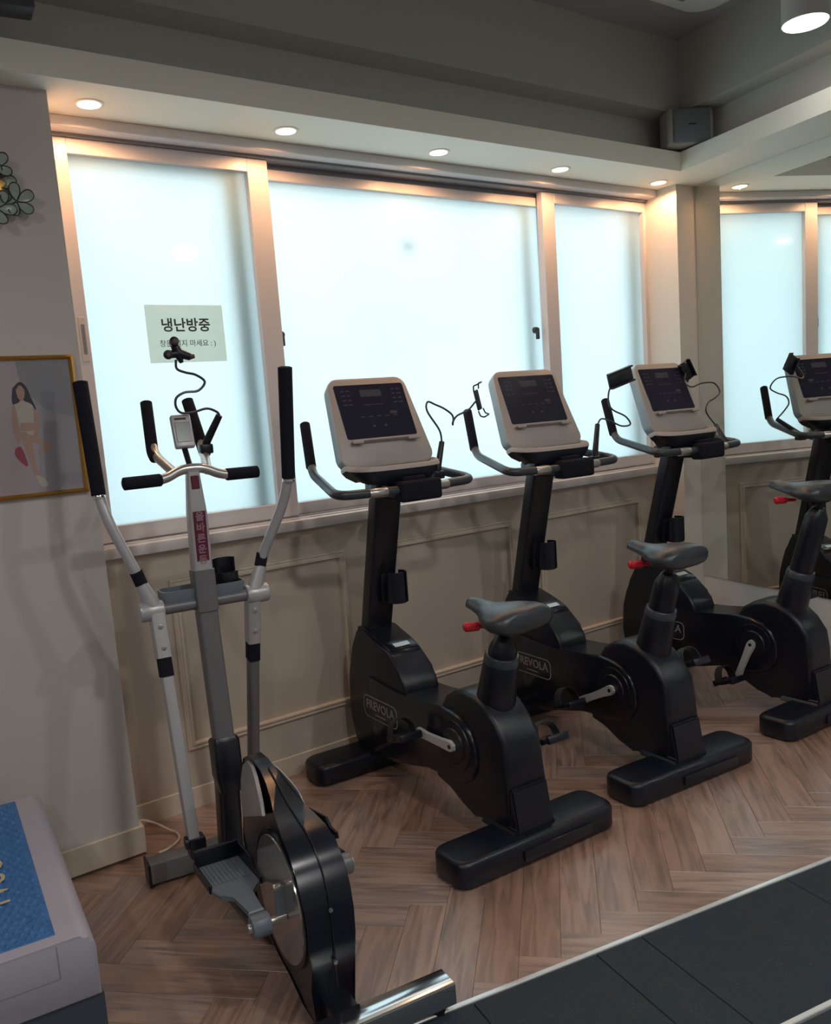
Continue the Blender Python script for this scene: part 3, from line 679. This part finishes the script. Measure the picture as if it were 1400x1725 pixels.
# centre handlebar: horizontal grips and uprights
hz = tb('fixed_handlebar', fillet([(-.20,.86,1.272),(-.085,.875,1.272),(-.035,.89,1.296),(.035,.89,1.296),(.085,.885,1.268),(.20,.90,1.266)], .03, 5), .0145, M_sat, ET, sides=16)
tb('foam_grip', [(-.208,.859,1.272),(-.205,.8595,1.272),(-.100,.873,1.272),(-.097,.8735,1.272)], [.012,.0185,.0185,.016], M_foam, hz, sides=16)
tb('foam_grip', [(.100,.887,1.2675),(.103,.8875,1.2675),(.203,.9005,1.266),(.206,.901,1.266)], [.016,.0185,.0185,.012], M_foam, hz, sides=16)
for sx in (-1,1):
    x0 = sx*.054
    u_ = tb('upright_handle', fillet([(x0*.9,.90,1.285),(x0*1.45,1.03,1.345),(x0*1.2,1.11,1.50)], .05, 6), .0145, M_sat if 1 else M_silver, ET, sides=16)
    tb('foam_grip', fillet([(x0*1.42,1.01,1.332),(x0*1.45,1.035,1.350),(x0*1.2,1.11,1.502)], .02, 5), .0185, M_foam, u_, sides=16)
# little monitor
mn_ = bx('monitor', (-.030,-.012,-.052), (.030,.012,.052), M_silver, ET, .006, 3, Matrix.Translation((0,.955,1.405)) @ Matrix.Rotation(math.radians(-18),4,'X'))
bx('lcd', (-.0225,-.0135,-.036), (.0225,-.011,.026), M_lcd, mn_, .001, 1, Matrix.Translation((0,.955,1.405)) @ Matrix.Rotation(math.radians(-18),4,'X'))
bx('monitor_strip', (-.020,-.0132,.034), (.014,-.0115,.040), M_ink, mn_, 0, 1, Matrix.Translation((0,.955,1.405)) @ Matrix.Rotation(math.radians(-18),4,'X'))
tb('monitor_post', [(0,.90,1.29),(0,.955,1.36)], .009, M_steelb, ET, sides=12)
# base frame
tb('base_beam', [(0,1.0,.045),(0,.0,.045)], 1.0, M_steelb, ET, shape=rrect(.030,.034,.008,2), upv=(0,0,1))
fb = tb('front_stabilizer', [(-.25,1.0,.045),(.25,1.0,.045)], 1.0, M_silverd, ET, shape=rrect(.033,.033,.004,2), upv=(0,0,1))
for sx in (-1,1):
    bx('end_cap', (sx*.25-.004,.962,.004), (sx*.25+.004,1.038,.082), M_black, fb, .003, 1)
    cy('transport_wheel', (sx*.235-.012,1.052,.024), (sx*.235+.012,1.052,.024), .022, M_brown, fb, bev=.003)
rbm = tb('rear_stabilizer', [(-.25,.0,.055),(.25,.0,.055)], 1.0, M_chrome, ET, shape=rrect(.027,.033,.004,2), upv=(0,0,1))
for sx in (-1,1): cy('rubber_foot', (sx*.215,0,-.004), (sx*.215,0,.03), .020, M_rub, rbm, sides=16)
# wheel housing
def housing():
    bm = B()
    stn = [(.105,.010,.050),(.105,.10,.053),(.088,.16,.056),(.080,.22,.059),(.080,.28,.060),(.090,.335,.060),(.115,.385,.060),(.155,.422,.059),(.205,.442,.056),(.255,.452,.050),(.30,.463,.040),(.345,.480,.030),(.39,.498,.023),(.44,.515,.019),(.49,.524,.018),(.545,.522,.018),(.600,.495,.018),(.640,.43,.018),(.655,.33,.020),(.64,.24,.030),(.58,.16,.036),(.50,.10,.045),(.42,.08,.050),(.34,.06,.052),(.26,.05,.053),(.18,.02,.052)]
    side_ = []
    R_ = [bm.verts.new((w,b_,z_)) for b_,z_,w in stn]; L_ = [bm.verts.new((-w,b_,z_)) for b_,z_,w in stn]; n = len(stn)
    for k in range(n): bm.faces.new((R_[k],L_[k],L_[(k+1)%n],R_[(k+1)%n]))
    for V_, sg in ((R_,1),(L_,-1)):
        f = bm.faces.new(V_)
        bmesh.ops.triangulate(bm, faces=[f])
    es = [e for e in bm.edges if len(e.link_faces)==2 and e.calc_face_angle(0) > math.radians(50)]
    bmesh.ops.bevel(bm, geom=es, offset=.005, segments=2, affect='EDGES', clamp_overlap=True)
    return bm
hs = mk('wheel_housing', housing(), M_black2, ET, 40)
tb('seam', [(0,b_,z_) for b_,z_ in ((.0785,.10),(.078,.28),(.088,.337),(.113,.388),(.153,.4255),(.205,.4455),(.255,.4555),(.30,.4665),(.345,.4835),(.39,.5015),(.44,.5185))], .0016, M_steelb, hs, sides=6)
for b_,z_ in ((.078,.30),(.078,.17)): cy('bolt', (0,b_+.002,z_), (0,b_-.003,z_), .005, M_sat, hs, sides=10)
for sx in (-1,1):
    bm = B(); pl = [(.335,.442),(.65,.300),(.650,.36),(.634,.42),(.598,.478),(.545,.508),(.49,.511),(.44,.502),(.39,.484),(.355,.468)]
    wf = lambda z_,b_: sx*(.0205+max(0,(.52-b_))*.20)
    prism(bm, pl, lambda b_,z_: (wf(z_,b_)-sx*.006,b_,z_), lambda b_,z_: (wf(z_,b_)+sx*(.004 if sx<0 else -.002),b_,z_), .002, 1)
    mk('side_window', bm, M_panel, hs, 30)
    c = Vector((sx*.052,.255,.262))
    bm = B(); cyl(bm, c, c+Vector((sx*.013,0,0)), .158,.154, 48); mk('crank_disc', bm, M_disc, hs, 30)
    bm = B(); cyl(bm, c+Vector((sx*.001,0,0)), c+Vector((sx*.010,0,0)), .166,.166, 48); mk('disc_rim', bm, M_black2, hs, 30)
# cranks and pedals
def crank_pedal(sx, pin, bot, axl, xin, dark):
    pin = Vector(pin); P_ = lambda x,y,z: Vector((sx*x,y,z))
    bm = B(); tube(bm, [P_(.074,axl[0],axl[1]), P_(.074,(axl[0]+pin.y)/2+.004*1,(axl[1]+pin.z)/2), P_(.076,pin.y,pin.z)], [1.0,1.0,1.1], shape=rrect(.013,.007,.004,2), upv=(1,0,0)); ck = mk('crank', bm, M_greypl, ET, 40)
    cy('crank_bolt', P_(.070,axl[0],axl[1]), P_(.090,axl[0],axl[1]), .008, M_sat, ck, bev=.002)
    cy('crank_pin', P_(.066,pin.y,pin.z), P_(xin+.054,pin.y,pin.z), .011, M_sat, ET, bev=.003)
    cy('pedal_hub', P_(xin,pin.y,pin.z), P_(xin+.046,pin.y,pin.z), .027, M_greypl if not dark else M_silverd, ET, bev=.004)
    xm = xin+.023
    p0_ = P_(xm,pin.y,pin.z); p1_ = P_(xm+.012,bot.y,bot.z-.03)
    tb('pedal_arm', [p0_, p1_], 1.0, M_steelb, ET, shape=rrect(.014,.020,.005,2), upv=(0,0,1))
    dv = (p1_-p0_); ex = Vector((1,0,0)); ey = dv.normalized(); m4 = frame4(p0_, ex, ey)
    bm = B(); w = .060
    ol = [(-.020,.02),(.020,.02),(.022,.125),(w-.01,.155),(w,.175),(w,.36),(-w,.36),(-w,.195),(-w+.012,.150),(-.022,.125)]
    prism(bm, ol, lambda x,y: m4@Vector((x,y,.016)), lambda x,y: m4@Vector((x,y,.028)), .003, 1)
    pd = mk('pedal', bm, M_greypl if not dark else M_black, ET, 30)
    bm = B(); pr = [(.17,.016),(.17,.034),(.215,.040),(.235,.066),(.375,.070),(.375,.016)]
    prism(bm, pr, lambda y,z: m4@Vector((w-.001,y,z)), lambda y,z: m4@Vector((w+.006,y,z)), .002, 1); mk('side_guard', bm, M_black, pd, 30)
    bx('front_guard', (-w,.355,.016), (w,.373,.072), M_black, pd, .004, 2, m4); bx('side_guard', (-w-.005,.20,.016), (-w+.003,.372,.040), M_black, pd, .003, 1, m4)
    bm = B()
    for k in range(9): box(bm, (-.046+.0108*k,.215,.0275), (-.041+.0108*k,.345,.0305), 0, 1, m4)
    tag(mk('tread_ribs', bm, M_greypl, pd, 0), kind='stuff')
    cy('joint', P_(xm-.01,bot.y,bot.z), P_(xm+.045,bot.y,bot.z), .020, M_steelb, ET, bev=.004)
    bx('joint_bracket', (sx*(xm+.012)-.024,bot.y-.028,bot.z-.045), (sx*(xm+.012)+.024,bot.y+.022,bot.z+.015), M_steelb, ET, .005, 2)
crank_pedal(-1, (0,.205,.243), botL, (.213,.318), .108, False)
crank_pedal(1, (0,.27,.285), botR, (.26,.215), .092, True)

# ------------------------------------------------------------------ phone holders
def world_pts(root, pts): return [root.matrix_world @ Vector(p) for p in pts]
def phone_holder(host_loc, host_rz, label, clamp, goose, cradle_fn):
    T = thing('phone_holder', label, 'phone holder', (host_loc[0],host_loc[1],.004), host_rz, 'gooseneck phone holders')
    (c0, c1) = clamp
    cl = tb('clamp_stem', [c0, Vector(c0).lerp(Vector(c1),.1), c1], [.010,.0125,.0105], M_black, T, sides=14)
    bm = B(); p = Vector(c0); box(bm, (p.x-.020,p.y-.022,p.z-.026), (p.x+.020,p.y+.022,p.z+.004), .005, 2); mk('clamp', bm, M_black, T)
    tb('gooseneck', spline([c1]+goose, 8), .0038, M_tube, T, sides=10)
    cradle_fn(T); return T
def cradle_plate(center, ex, ey, w, h, ears=True, m=None):
    def f(T):
        m4 = frame4(center, ex, ey); bm = B(); box(bm, (-w/2,-h/2,-.006), (w/2,h/2,.006), .004, 2, m4)
        c = mk('cradle', bm, m or M_black, T)
        bm = B()
        box(bm, (-w/2,h/2-.006,-.006), (w/2,h/2+.002,.020), .003, 1, m4); box(bm, (-w/2,-h/2-.002,-.006), (w/2,-h/2+.006,.020), .003, 1, m4)
        cyl(bm, m4@Vector((0,0,-.022)), m4@Vector((0,0,-.004)), .012, .012, 14)
        mk('jaw', bm, M_black, c)
    return f
L1 = (1.723,-1.071); L2 = (2.494,-1.080); L3 = (3.358,-1.118)
def wire_cradle(T):
    m4 = frame4((.432,.68,1.438), (.30,.1,-1), (1,.3,.3)); bm = B()
    box(bm, (-.040,-.012,-.004), (.040,.012,.006), .003, 2, m4)
    c = mk('cradle', bm, M_tube, T)
    for sx in (-1,1):
        bm = B()
        pts = [(sx*.040,-.016,.004),(sx*.062,-.016,.008),(sx*.066,-.016,.026),(sx*.066,.020,.026),(sx*.062,.020,.008),(sx*.040,.018,.004)]
        tube(bm, [m4@Vector(q) for q in fillet(pts,.006,3)], .0030, sides=8)
        mk('spring_jaw', bm, M_black, c)
phone_holder(L1, -.046, 'black phone holder with open spring jaws, on bike nearest cross trainer', ((.205,.66,1.180),(.249,.68,1.290)),
    [(.241,.68,1.336),(.192,.68,1.409),(.203,.69,1.444),(.245,.70,1.432),(.287,.70,1.413),(.315,.69,1.385),(.306,.68,1.352),(.300,.67,1.362),(.322,.67,1.384),(.383,.68,1.402),(.425,.685,1.432)], wire_cradle)
phone_holder(L2, -.071, 'black phone holder looping right from middle bike, cradle facing away', ((.205,.60,1.165),(.285,.66,1.296)),
    [(.330,.68,1.319),(.425,.72,1.303),(.52,.75,1.276),(.575,.75,1.280),(.545,.75,1.318),(.471,.75,1.351),(.445,.75,1.385),(.452,.75,1.440),(.490,.75,1.475)],
    cradle_plate((.522,.75,1.494), (.97,.0,.24), (-.24,0,.97), .150, .068))
phone_holder(L3, -.025, 'black phone holder curling up beside the mirror, on third bike', ((.250,.60,1.150),(.309,.70,1.234)),
    [(.262,.70,1.275),(.236,.70,1.310),(.253,.70,1.346),(.310,.70,1.368),(.345,.70,1.395),(.303,.70,1.438),(.212,.70,1.442),(.150,.71,1.428),(.125,.73,1.450),(.150,.745,1.495)],
    cradle_plate((.176,.76,1.508), (.50,-.05,-.86), (.85,-.20,.48), .095, .062))
def cluster(T):
    bm = B(); c = Vector((.012,.95,1.636))
    cyl(bm, c+Vector((-.012,-.02,.035)), c+Vector((-.008,.012,.030)), .014, .014, 18, .003)
    cyl(bm, c+Vector((-.034,-.02,-.004)), c+Vector((-.028,.012,-.002)), .014, .014, 18, .003)
    tube(bm, [c+Vector((-.010,0,.030)), c, c+Vector((.034,-.004,-.012))], [.012,.016,.011], sides=14)
    tube(bm, [c+Vector((-.030,0,-.002)), c, c+Vector((.008,0,-.028))], [.012,.016,.006], sides=14)
    cr = mk('cradle', bm, M_black, T)
    for dx, dz in ((-.012,.035),(-.034,-.004)): cy('screw', c+Vector((dx,-.0215,dz)), c+Vector((dx,-.018,dz)), .006, M_brown, cr, sides=12)
    tb('jaw_tip', [c+Vector((.030,-.005,-.012)), c+Vector((.046,-.006,-.010))], [.009,.006], M_brown, cr, sides=12)
phone_holder((.83,-1.45), -.12, 'black phone holder with snaking gooseneck above the cross trainer monitor', ((.077,1.0,1.358),(.120,.96,1.446)),
    [(.112,.955,1.457),(.081,.95,1.469),(.039,.95,1.461),(.003,.95,1.461),(-.012,.95,1.480),(-.008,.95,1.506),(.019,.95,1.521),(.060,.95,1.524),(.083,.95,1.549),(.058,.95,1.571),(.026,.95,1.580),(.003,.95,1.592),(.003,.95,1.618)], cluster)

# ------------------------------------------------------------------ paper sign on the left pane
sg = thing('paper_sign', 'pale green paper notice with Korean writing taped on left window pane', 'sign', (1.219,.0685,1.763))
bx('paper', (-.1485,-.0008,-.103), (.1485,.0,.103), M_paper, sg)
text('lettering', '냉난방중', .052, M_ink, sg, frame4((0,-.0012,.028), (1,0,0), (0,0,1)), extrude=.0002, bold=.0011)
text('lettering', '창문 열지 마세요 : )', .027, M_ink, sg, frame4((.002,-.0012,-.036), (1,0,0), (0,0,1)), extrude=.0002, bold=.0001)

# ------------------------------------------------------------------ recessed downlights
dn = ['leftmost recessed downlight in the soffit, beside the left wall', 'second recessed downlight from the left, above the first window stile', 'third recessed downlight, middle of five above the wide pane', 'fourth recessed downlight from left, above the second window stile', 'rightmost real recessed downlight, next to the mirror pilaster']
for k, (x, y) in enumerate([(.89,-.155),(1.585,-.155),(2.285,-.148),(2.985,-.142),(3.672,-.142)]):
    T = thing('downlight', dn[k], 'downlight', (x,y,ZS), 0, 'recessed downlights in the soffit')
    bm = B(); tube(bm, [(0,0,.0005),(0,0,-.002),(0,0,-.003)], [.046,.046,.043], sides=36); mk('rim', bm, M_soffit, T)
    cy('lens', (0,0,-.0028), (0,0,-.0045), .036, E_down, T, sides=32)
    ld = bpy.data.lights.new('downlight_beam', 'SPOT'); ld.energy = DOWNLIGHT_W; ld.color = (1.0,.50,.23); ld.spot_size = math.radians(168); ld.spot_blend = .35; ld.shadow_soft_size = .002
    lo = bpy.data.objects.new('bulb', ld); link(lo, T); lo.location = (0,0,-.0115)

# ------------------------------------------------------------------ cylinder lamps: the seen one by the mirror, others added as fill
def cyl_lamp(x, y, zb, r, label, power=1.0):
    T = thing('cylinder_lamp', label, 'ceiling lamp', (x,y,zb), 0, 'cylinder ceiling lamps')
    h = ZC-zb-.0
    bm = B(); tube(bm, [(0,0,.0),(0,0,h)], [r,r], sides=40); mk('housing', bm, M_lampb, T)
    cy('lens', (0,0,-.001), (0,0,-.004), r*.93, E_spot, T, sides=36)
    ld = bpy.data.lights.new('room_lamp', 'AREA'); ld.shape = 'DISK'; ld.size = r*1.7; ld.energy = ROOM_LAMP_W*power; ld.color = (1.0,.975,.95)
    lo = bpy.data.objects.new('bulb', ld); link(lo, T); lo.location = (0,0,-.008)
cyl_lamp(3.20,-1.17,2.70,.080, 'white cylinder ceiling lamp with lit lens, near the mirror', .05)
for x, y, t in ((-.9,-2.0,'front left'),(-.9,-4.3,'rear left'),(1.3,-4.3,'rear middle'),(1.2,-2.6,'centre'),(2.5,-3.0,'right')):  # unseen lamps added to lift the ambient light and the right-hand floor
    cyl_lamp(x, y, 2.70, .080, 'added fill lamp with white cylinder, %s of the room behind the viewer' % t)

# ------------------------------------------------------------------ ceiling air conditioner
ac = thing('ceiling_air_conditioner', 'white ceiling cassette air conditioner seen by its corner', 'air conditioner', (2.94,-1.05,ZC))
def acb(r, hw, z0, z1, z2):
    ol = rrect(hw,hw,r,8); bm = B()
    loft(bm, [[(x,y,0) for x,y in ol],[(x,y,z0) for x,y in ol],[(x*.985,y*.985,z1) for x,y in ol],[(x*.93,y*.93,z2) for x,y in ol]]); return bm
mk('panel', acb(.10,.475,-.018,-.030,-.036), M_acw, ac, 40)
mk('inlet_grille', acb(.05,.30,-.038,-.043,-.046), M_spkw, ac, 40)
for k in range(4):
    bx('louvre', (-.27,.355,-.040), (.27,.405,-.034), M_fdark, ac, .003, 1, Matrix.Rotation(k*PI/2,4,'Z'))

# ------------------------------------------------------------------ corner speaker
sp = thing('wall_speaker', 'grey wall speaker with pale side strips in the ceiling corner', 'speaker', (3.60,-.365,2.625), -.55)
bm = B(); box(bm, (-.110,-.055,-.080), (.110,.06,.080), .018, 4); mk('cabinet', bm, M_spkw, sp)
bm = B(); box(bm, (-.088,-.066,-.076), (.088,-.040,.076), .014, 4); mk('grille', bm, M_spk, sp)
bx('badge', (-.018,-.0695,-.002), (.018,-.0675,.004), M_ink, sp)
bx('bracket', (-.03,.055,-.03), (.03,.12,.03), M_dark, sp)

# ------------------------------------------------------------------ dark bracket in the top left corner
db = thing('black_spotlight', 'dark spotlight body high on the left, cut by the frame', 'spotlight', (.615,-.40,2.60), -.1)
bx('body', (-.16,-.04,-.03), (.075,.045,.045), M_dark, db, .008, 2); bx('track_adapter', (-.06,-.02,.045), (.0,.02,ZC-2.60), M_dark, db, .003, 1)

# ------------------------------------------------------------------ framed photograph on the left wall
pf = thing('framed_photo', 'gold framed photograph of a seated woman in pale sportswear', 'picture', (.585,-.2145,1.458))
def gframe():
    bm = B(); prof = [(0,0),(0,.016),(.006,.020),(.010,.016),(.013,.006),(.013,0)]; hw, hh = .138, .212
    R_ = [[bm.verts.new((sx*(hw-a), -b_, sz*(hh-a))) for a,b_ in prof] for sx,sz in ((-1,-1),(1,-1),(1,1),(-1,1))]
    for i in range(4):
        for k in range(len(prof)-1): bm.faces.new((R_[i][k],R_[(i+1)%4][k],R_[(i+1)%4][k+1],R_[i][k+1]))
    return bm
mk('frame', gframe(), M_gold, pf, 30)
ph = bx('print', (-.128,-.006,-.202), (.128,-.001,.202), mat('print_backdrop', (.55,.52,.56), .25, noise=(5,.04)), pf)
def flat(name, pts, m, dy, par=ph):
    bm = B(); vs = [bm.verts.new((x,-.0061-dy,z)) for x,z in pts]; bm.faces.new(vs); return mk(name, bm, m, par, 0)
C_skin = mat('print_skin', (.66,.42,.33), .4, noise=(30,.05)); C_hair = mat('print_hair', (.03,.03,.05), .4, noise=(30,.1)); C_top = mat('print_top', (.75,.70,.60), .4, noise=(30,.05))
C_pinkb = mat('print_pink_wall', (.66,.54,.60), .3, noise=(6,.03)); C_grb = mat('print_grey_wall', (.40,.40,.44), .3, noise=(6,.03)); C_redc = mat('print_red', (.5,.05,.10), .3, noise=(20,.05))
# prints share one figure, x measured from the frame's centre
fx = -.026
flat('backdrop_shape', [(-.128,-.202),(-.01,-.202),(.02,.05),(-.02,.12),(-.03,.202),(-.128,.202)], C_pinkb, .0001)
flat('backdrop_shape', [(-.02,.12),(-.03,.202),(.128,.202),(.128,.02),(.04,.05)], C_grb, .0001)
def blob(pts, n=5): return [tuple(p)[:2] for p in [(v.x, v.y) for v in spline([(a,b,0) for a,b in pts+[pts[0]]], n)[:-1]]]
flat('figure_hair', blob([(fx-.020,.118),(fx+.002,.136),(fx+.020,.120),(fx+.030,.085),(fx+.040,.050),(fx+.026,.045),(fx+.004,.085),(fx-.018,.060),(fx-.026,.080)]), C_hair, .0002)
flat('figure_face', blob([(fx-.011,.112),(fx+.001,.126),(fx+.013,.112),(fx+.010,.090),(fx+.001,.080),(fx-.008,.090)]), C_skin, .0003)
flat('figure_arm', blob([(fx-.026,.070),(fx-.014,.068),(fx-.018,.03),(fx-.016,-.03),(fx-.024,-.05),(fx-.032,-.02),(fx-.034,.03)]), C_skin, .0003)
flat('figure_arm', blob([(fx+.030,.060),(fx+.044,.040),(fx+.042,.0),(fx+.026,-.045),(fx+.018,-.040),(fx+.028,.0),(fx+.030,.03)]), C_skin, .0004)
flat('figure_torso', blob([(fx-.020,.070),(fx+.006,.078),(fx+.032,.062),(fx+.028,.02),(fx+.024,-.02),(fx-.010,-.02),(fx-.014,.02)]), C_top, .00035)
flat('figure_midriff', blob([(fx-.010,.014),(fx+.026,.012),(fx+.026,-.010),(fx-.012,-.008)]), C_skin, .0005)
flat('figure_leg', blob([(fx-.018,-.012),(fx+.004,-.016),(fx+.016,-.06),(fx+.018,-.11),(fx+.026,-.15),(fx+.012,-.152),(fx+.002,-.11),(fx-.008,-.06)]), C_skin, .0006)
flat('figure_leg', blob([(fx+.010,-.022),(fx+.040,-.034),(fx+.066,-.056),(fx+.064,-.074),(fx+.034,-.078),(fx+.030,-.070),(fx+.048,-.062),(fx+.026,-.050),(fx+.006,-.044)]), C_skin, .0005)
flat('figure_shoe', blob([(fx+.012,-.146),(fx+.028,-.150),(fx+.046,-.176),(fx+.036,-.184),(fx+.022,-.176)]), C_top, .0007)
flat('chair_seat', blob([(fx-.034,-.060),(fx-.018,-.058),(fx-.006,-.100),(fx-.008,-.118),(fx-.028,-.098),(fx-.038,-.078)]), C_redc, .0004)
bx('glazing', (-.126,-.0080,-.200), (.126,-.0074,.200), (lambda m: (m.node_tree.nodes['Principled BSDF'].inputs.__getitem__('Transmission Weight').__setattr__('default_value', 1.0), m)[1])(mat('clear_glazing', (1,1,1), .05, ior=1.1)), pf)

# ------------------------------------------------------------------ glass flower ornament
fl = thing('flower_ornament', 'pale green glass flower ornament with gold beads on left wall', 'wall ornament', (.572,-.2145,2.155))
M_petal = mat('petal_glass', (.38,.45,.38), .25, noise=(20,.15)); M_lead = mat('lead_outline', (.07,.075,.07), .4, metal=.5, noise=(50,.1))
def flower(cx, cz, r, y, n=5, ph0=0.0):
    for k in range(n):
        a = ph0+2*PI*k/n; ca, sa = math.cos(a), math.sin(a)
        pts = []
        for q in range(14):
            t = 2*PI*q/14; u = r*.52+r*.46*math.cos(t); v = r*.30*math.sin(t)*(1+.35*math.cos(t)); w = -.012*math.cos(t)
            pts.append((cx+u*ca-v*sa, y+w, cz+u*sa+v*ca))
        bm = B(); vs = [bm.verts.new(p_) for p_ in pts]; c0 = bm.verts.new((cx+r*.5*ca, y+.006, cz+r*.5*sa))
        for q in range(14): bm.faces.new((vs[q], vs[(q+1)%14], c0))
        pe = mk('petal', bm, M_petal, fl, 60); bm = B(); tube(bm, pts+[pts[0]], .0017, sides=6); mk('petal_edge', bm, M_lead, pe, 60)
flower(.048,-.040,.050,-.030,5,.5); flower(-.005,.005,.058,-.022,5,.2); flower(-.010,-.065,.050,-.040,5,1.1); flower(-.002,.052,.046,-.034,5,.8)
cy('bead', (-.012,-.045,.100), (-.012,-.057,.100), .013, M_gold, fl, bev=.004); bx('back_plate', (-.06,-.016,-.05), (.03,-.001,.05), M_gold, fl, .005, 2)

# ------------------------------------------------------------------ blue-topped platform machine at the lower left
TM = thing('vibration_platform', 'grey platform machine with blue dimpled mat in lower left corner', 'exercise machine', (.354,-1.243,.004), -.089)
# local: x to the left is negative, y forward to the window, near right corner at the origin
def plat(x0, y0, z0, x1, y1, z1, r, top=True):
    bm = B(); prof = [(x0,z0),(x1-.0,z0)]+[(x1-r+r*math.cos(a), z1-r+r*math.sin(a)) for a in [math.radians(10*k) for k in range(10)]]+[(x0,z1)]
    prism(bm, prof, lambda x,z: (x,y0,z), lambda x,z: (x,y1,z), .006, 2); return bm
mk('shell', plat(-.85,0,.253,.0,.83,.396,.035), M_tread, TM, 40)
bm = plat(-.84,.006,0,.004,.82,.254,.004); mk('base', bm, M_treadd, TM, 40)
bx('front_seam', (-.8,-.0008,.318), (-.075,.002,.3195), M_fdark, TM); bx('corner_seam', (-.0765,-.0008,.318), (-.075,.002,.39), M_fdark, TM)
mt_ = bx('dimpled_mat', (-.80,.035,.394), (-.072,.81,.3985), M_blue, TM, .002, 1)
bm = B(); R_ = random.Random(5)
for iy in range(36):
    for ix in range(14):
        x = -.085-.019*ix-(.0095 if iy%2 else 0); y = .050+.021*iy
        if x < -.36: continue
        r = .0072; h = .0042
        vs = [bm.verts.new((x+r*math.cos(q*PI/3), y+r*1.1*math.sin(q*PI/3), .3984)) for q in range(6)]; c = bm.verts.new((x,y,.3984+h))
        vs2 = [bm.verts.new((x+r*.6*math.cos(q*PI/3), y+r*.66*math.sin(q*PI/3), .3984+h*.8)) for q in range(6)]
        for q in range(6): bm.faces.new((vs[q],vs[(q+1)%6],vs2[(q+1)%6],vs2[q])); bm.faces.new((vs2[q],vs2[(q+1)%6],c))
tag(mk('dimples', bm, M_blue, mt_, 60), kind='stuff')
for ch, yy in (('I',.228),('V',.285),('O',.352),('C',.418)):
    text('lettering', ch, .078, M_goldp, mt_, frame4((-.163,yy,.4030), (0,1,0), (-1,0,0)), extrude=.0006, bold=.001)

# ------------------------------------------------------------------ cable
cb = thing('power_cable', 'ivory power cable curving out from the left wall corner across the floor', 'cable', (.79,-.20,.004))
tb('cord', spline([(-.02,.10,.06),(.01,.115,.055),(.05,.10,.035),(.085,.07,.010),(.10,.03,.007),(.085,-.02,.007),(.035,-.055,.007),(.000,-.062,.008)], 10), .0042, M_cable, cb, sides=10)
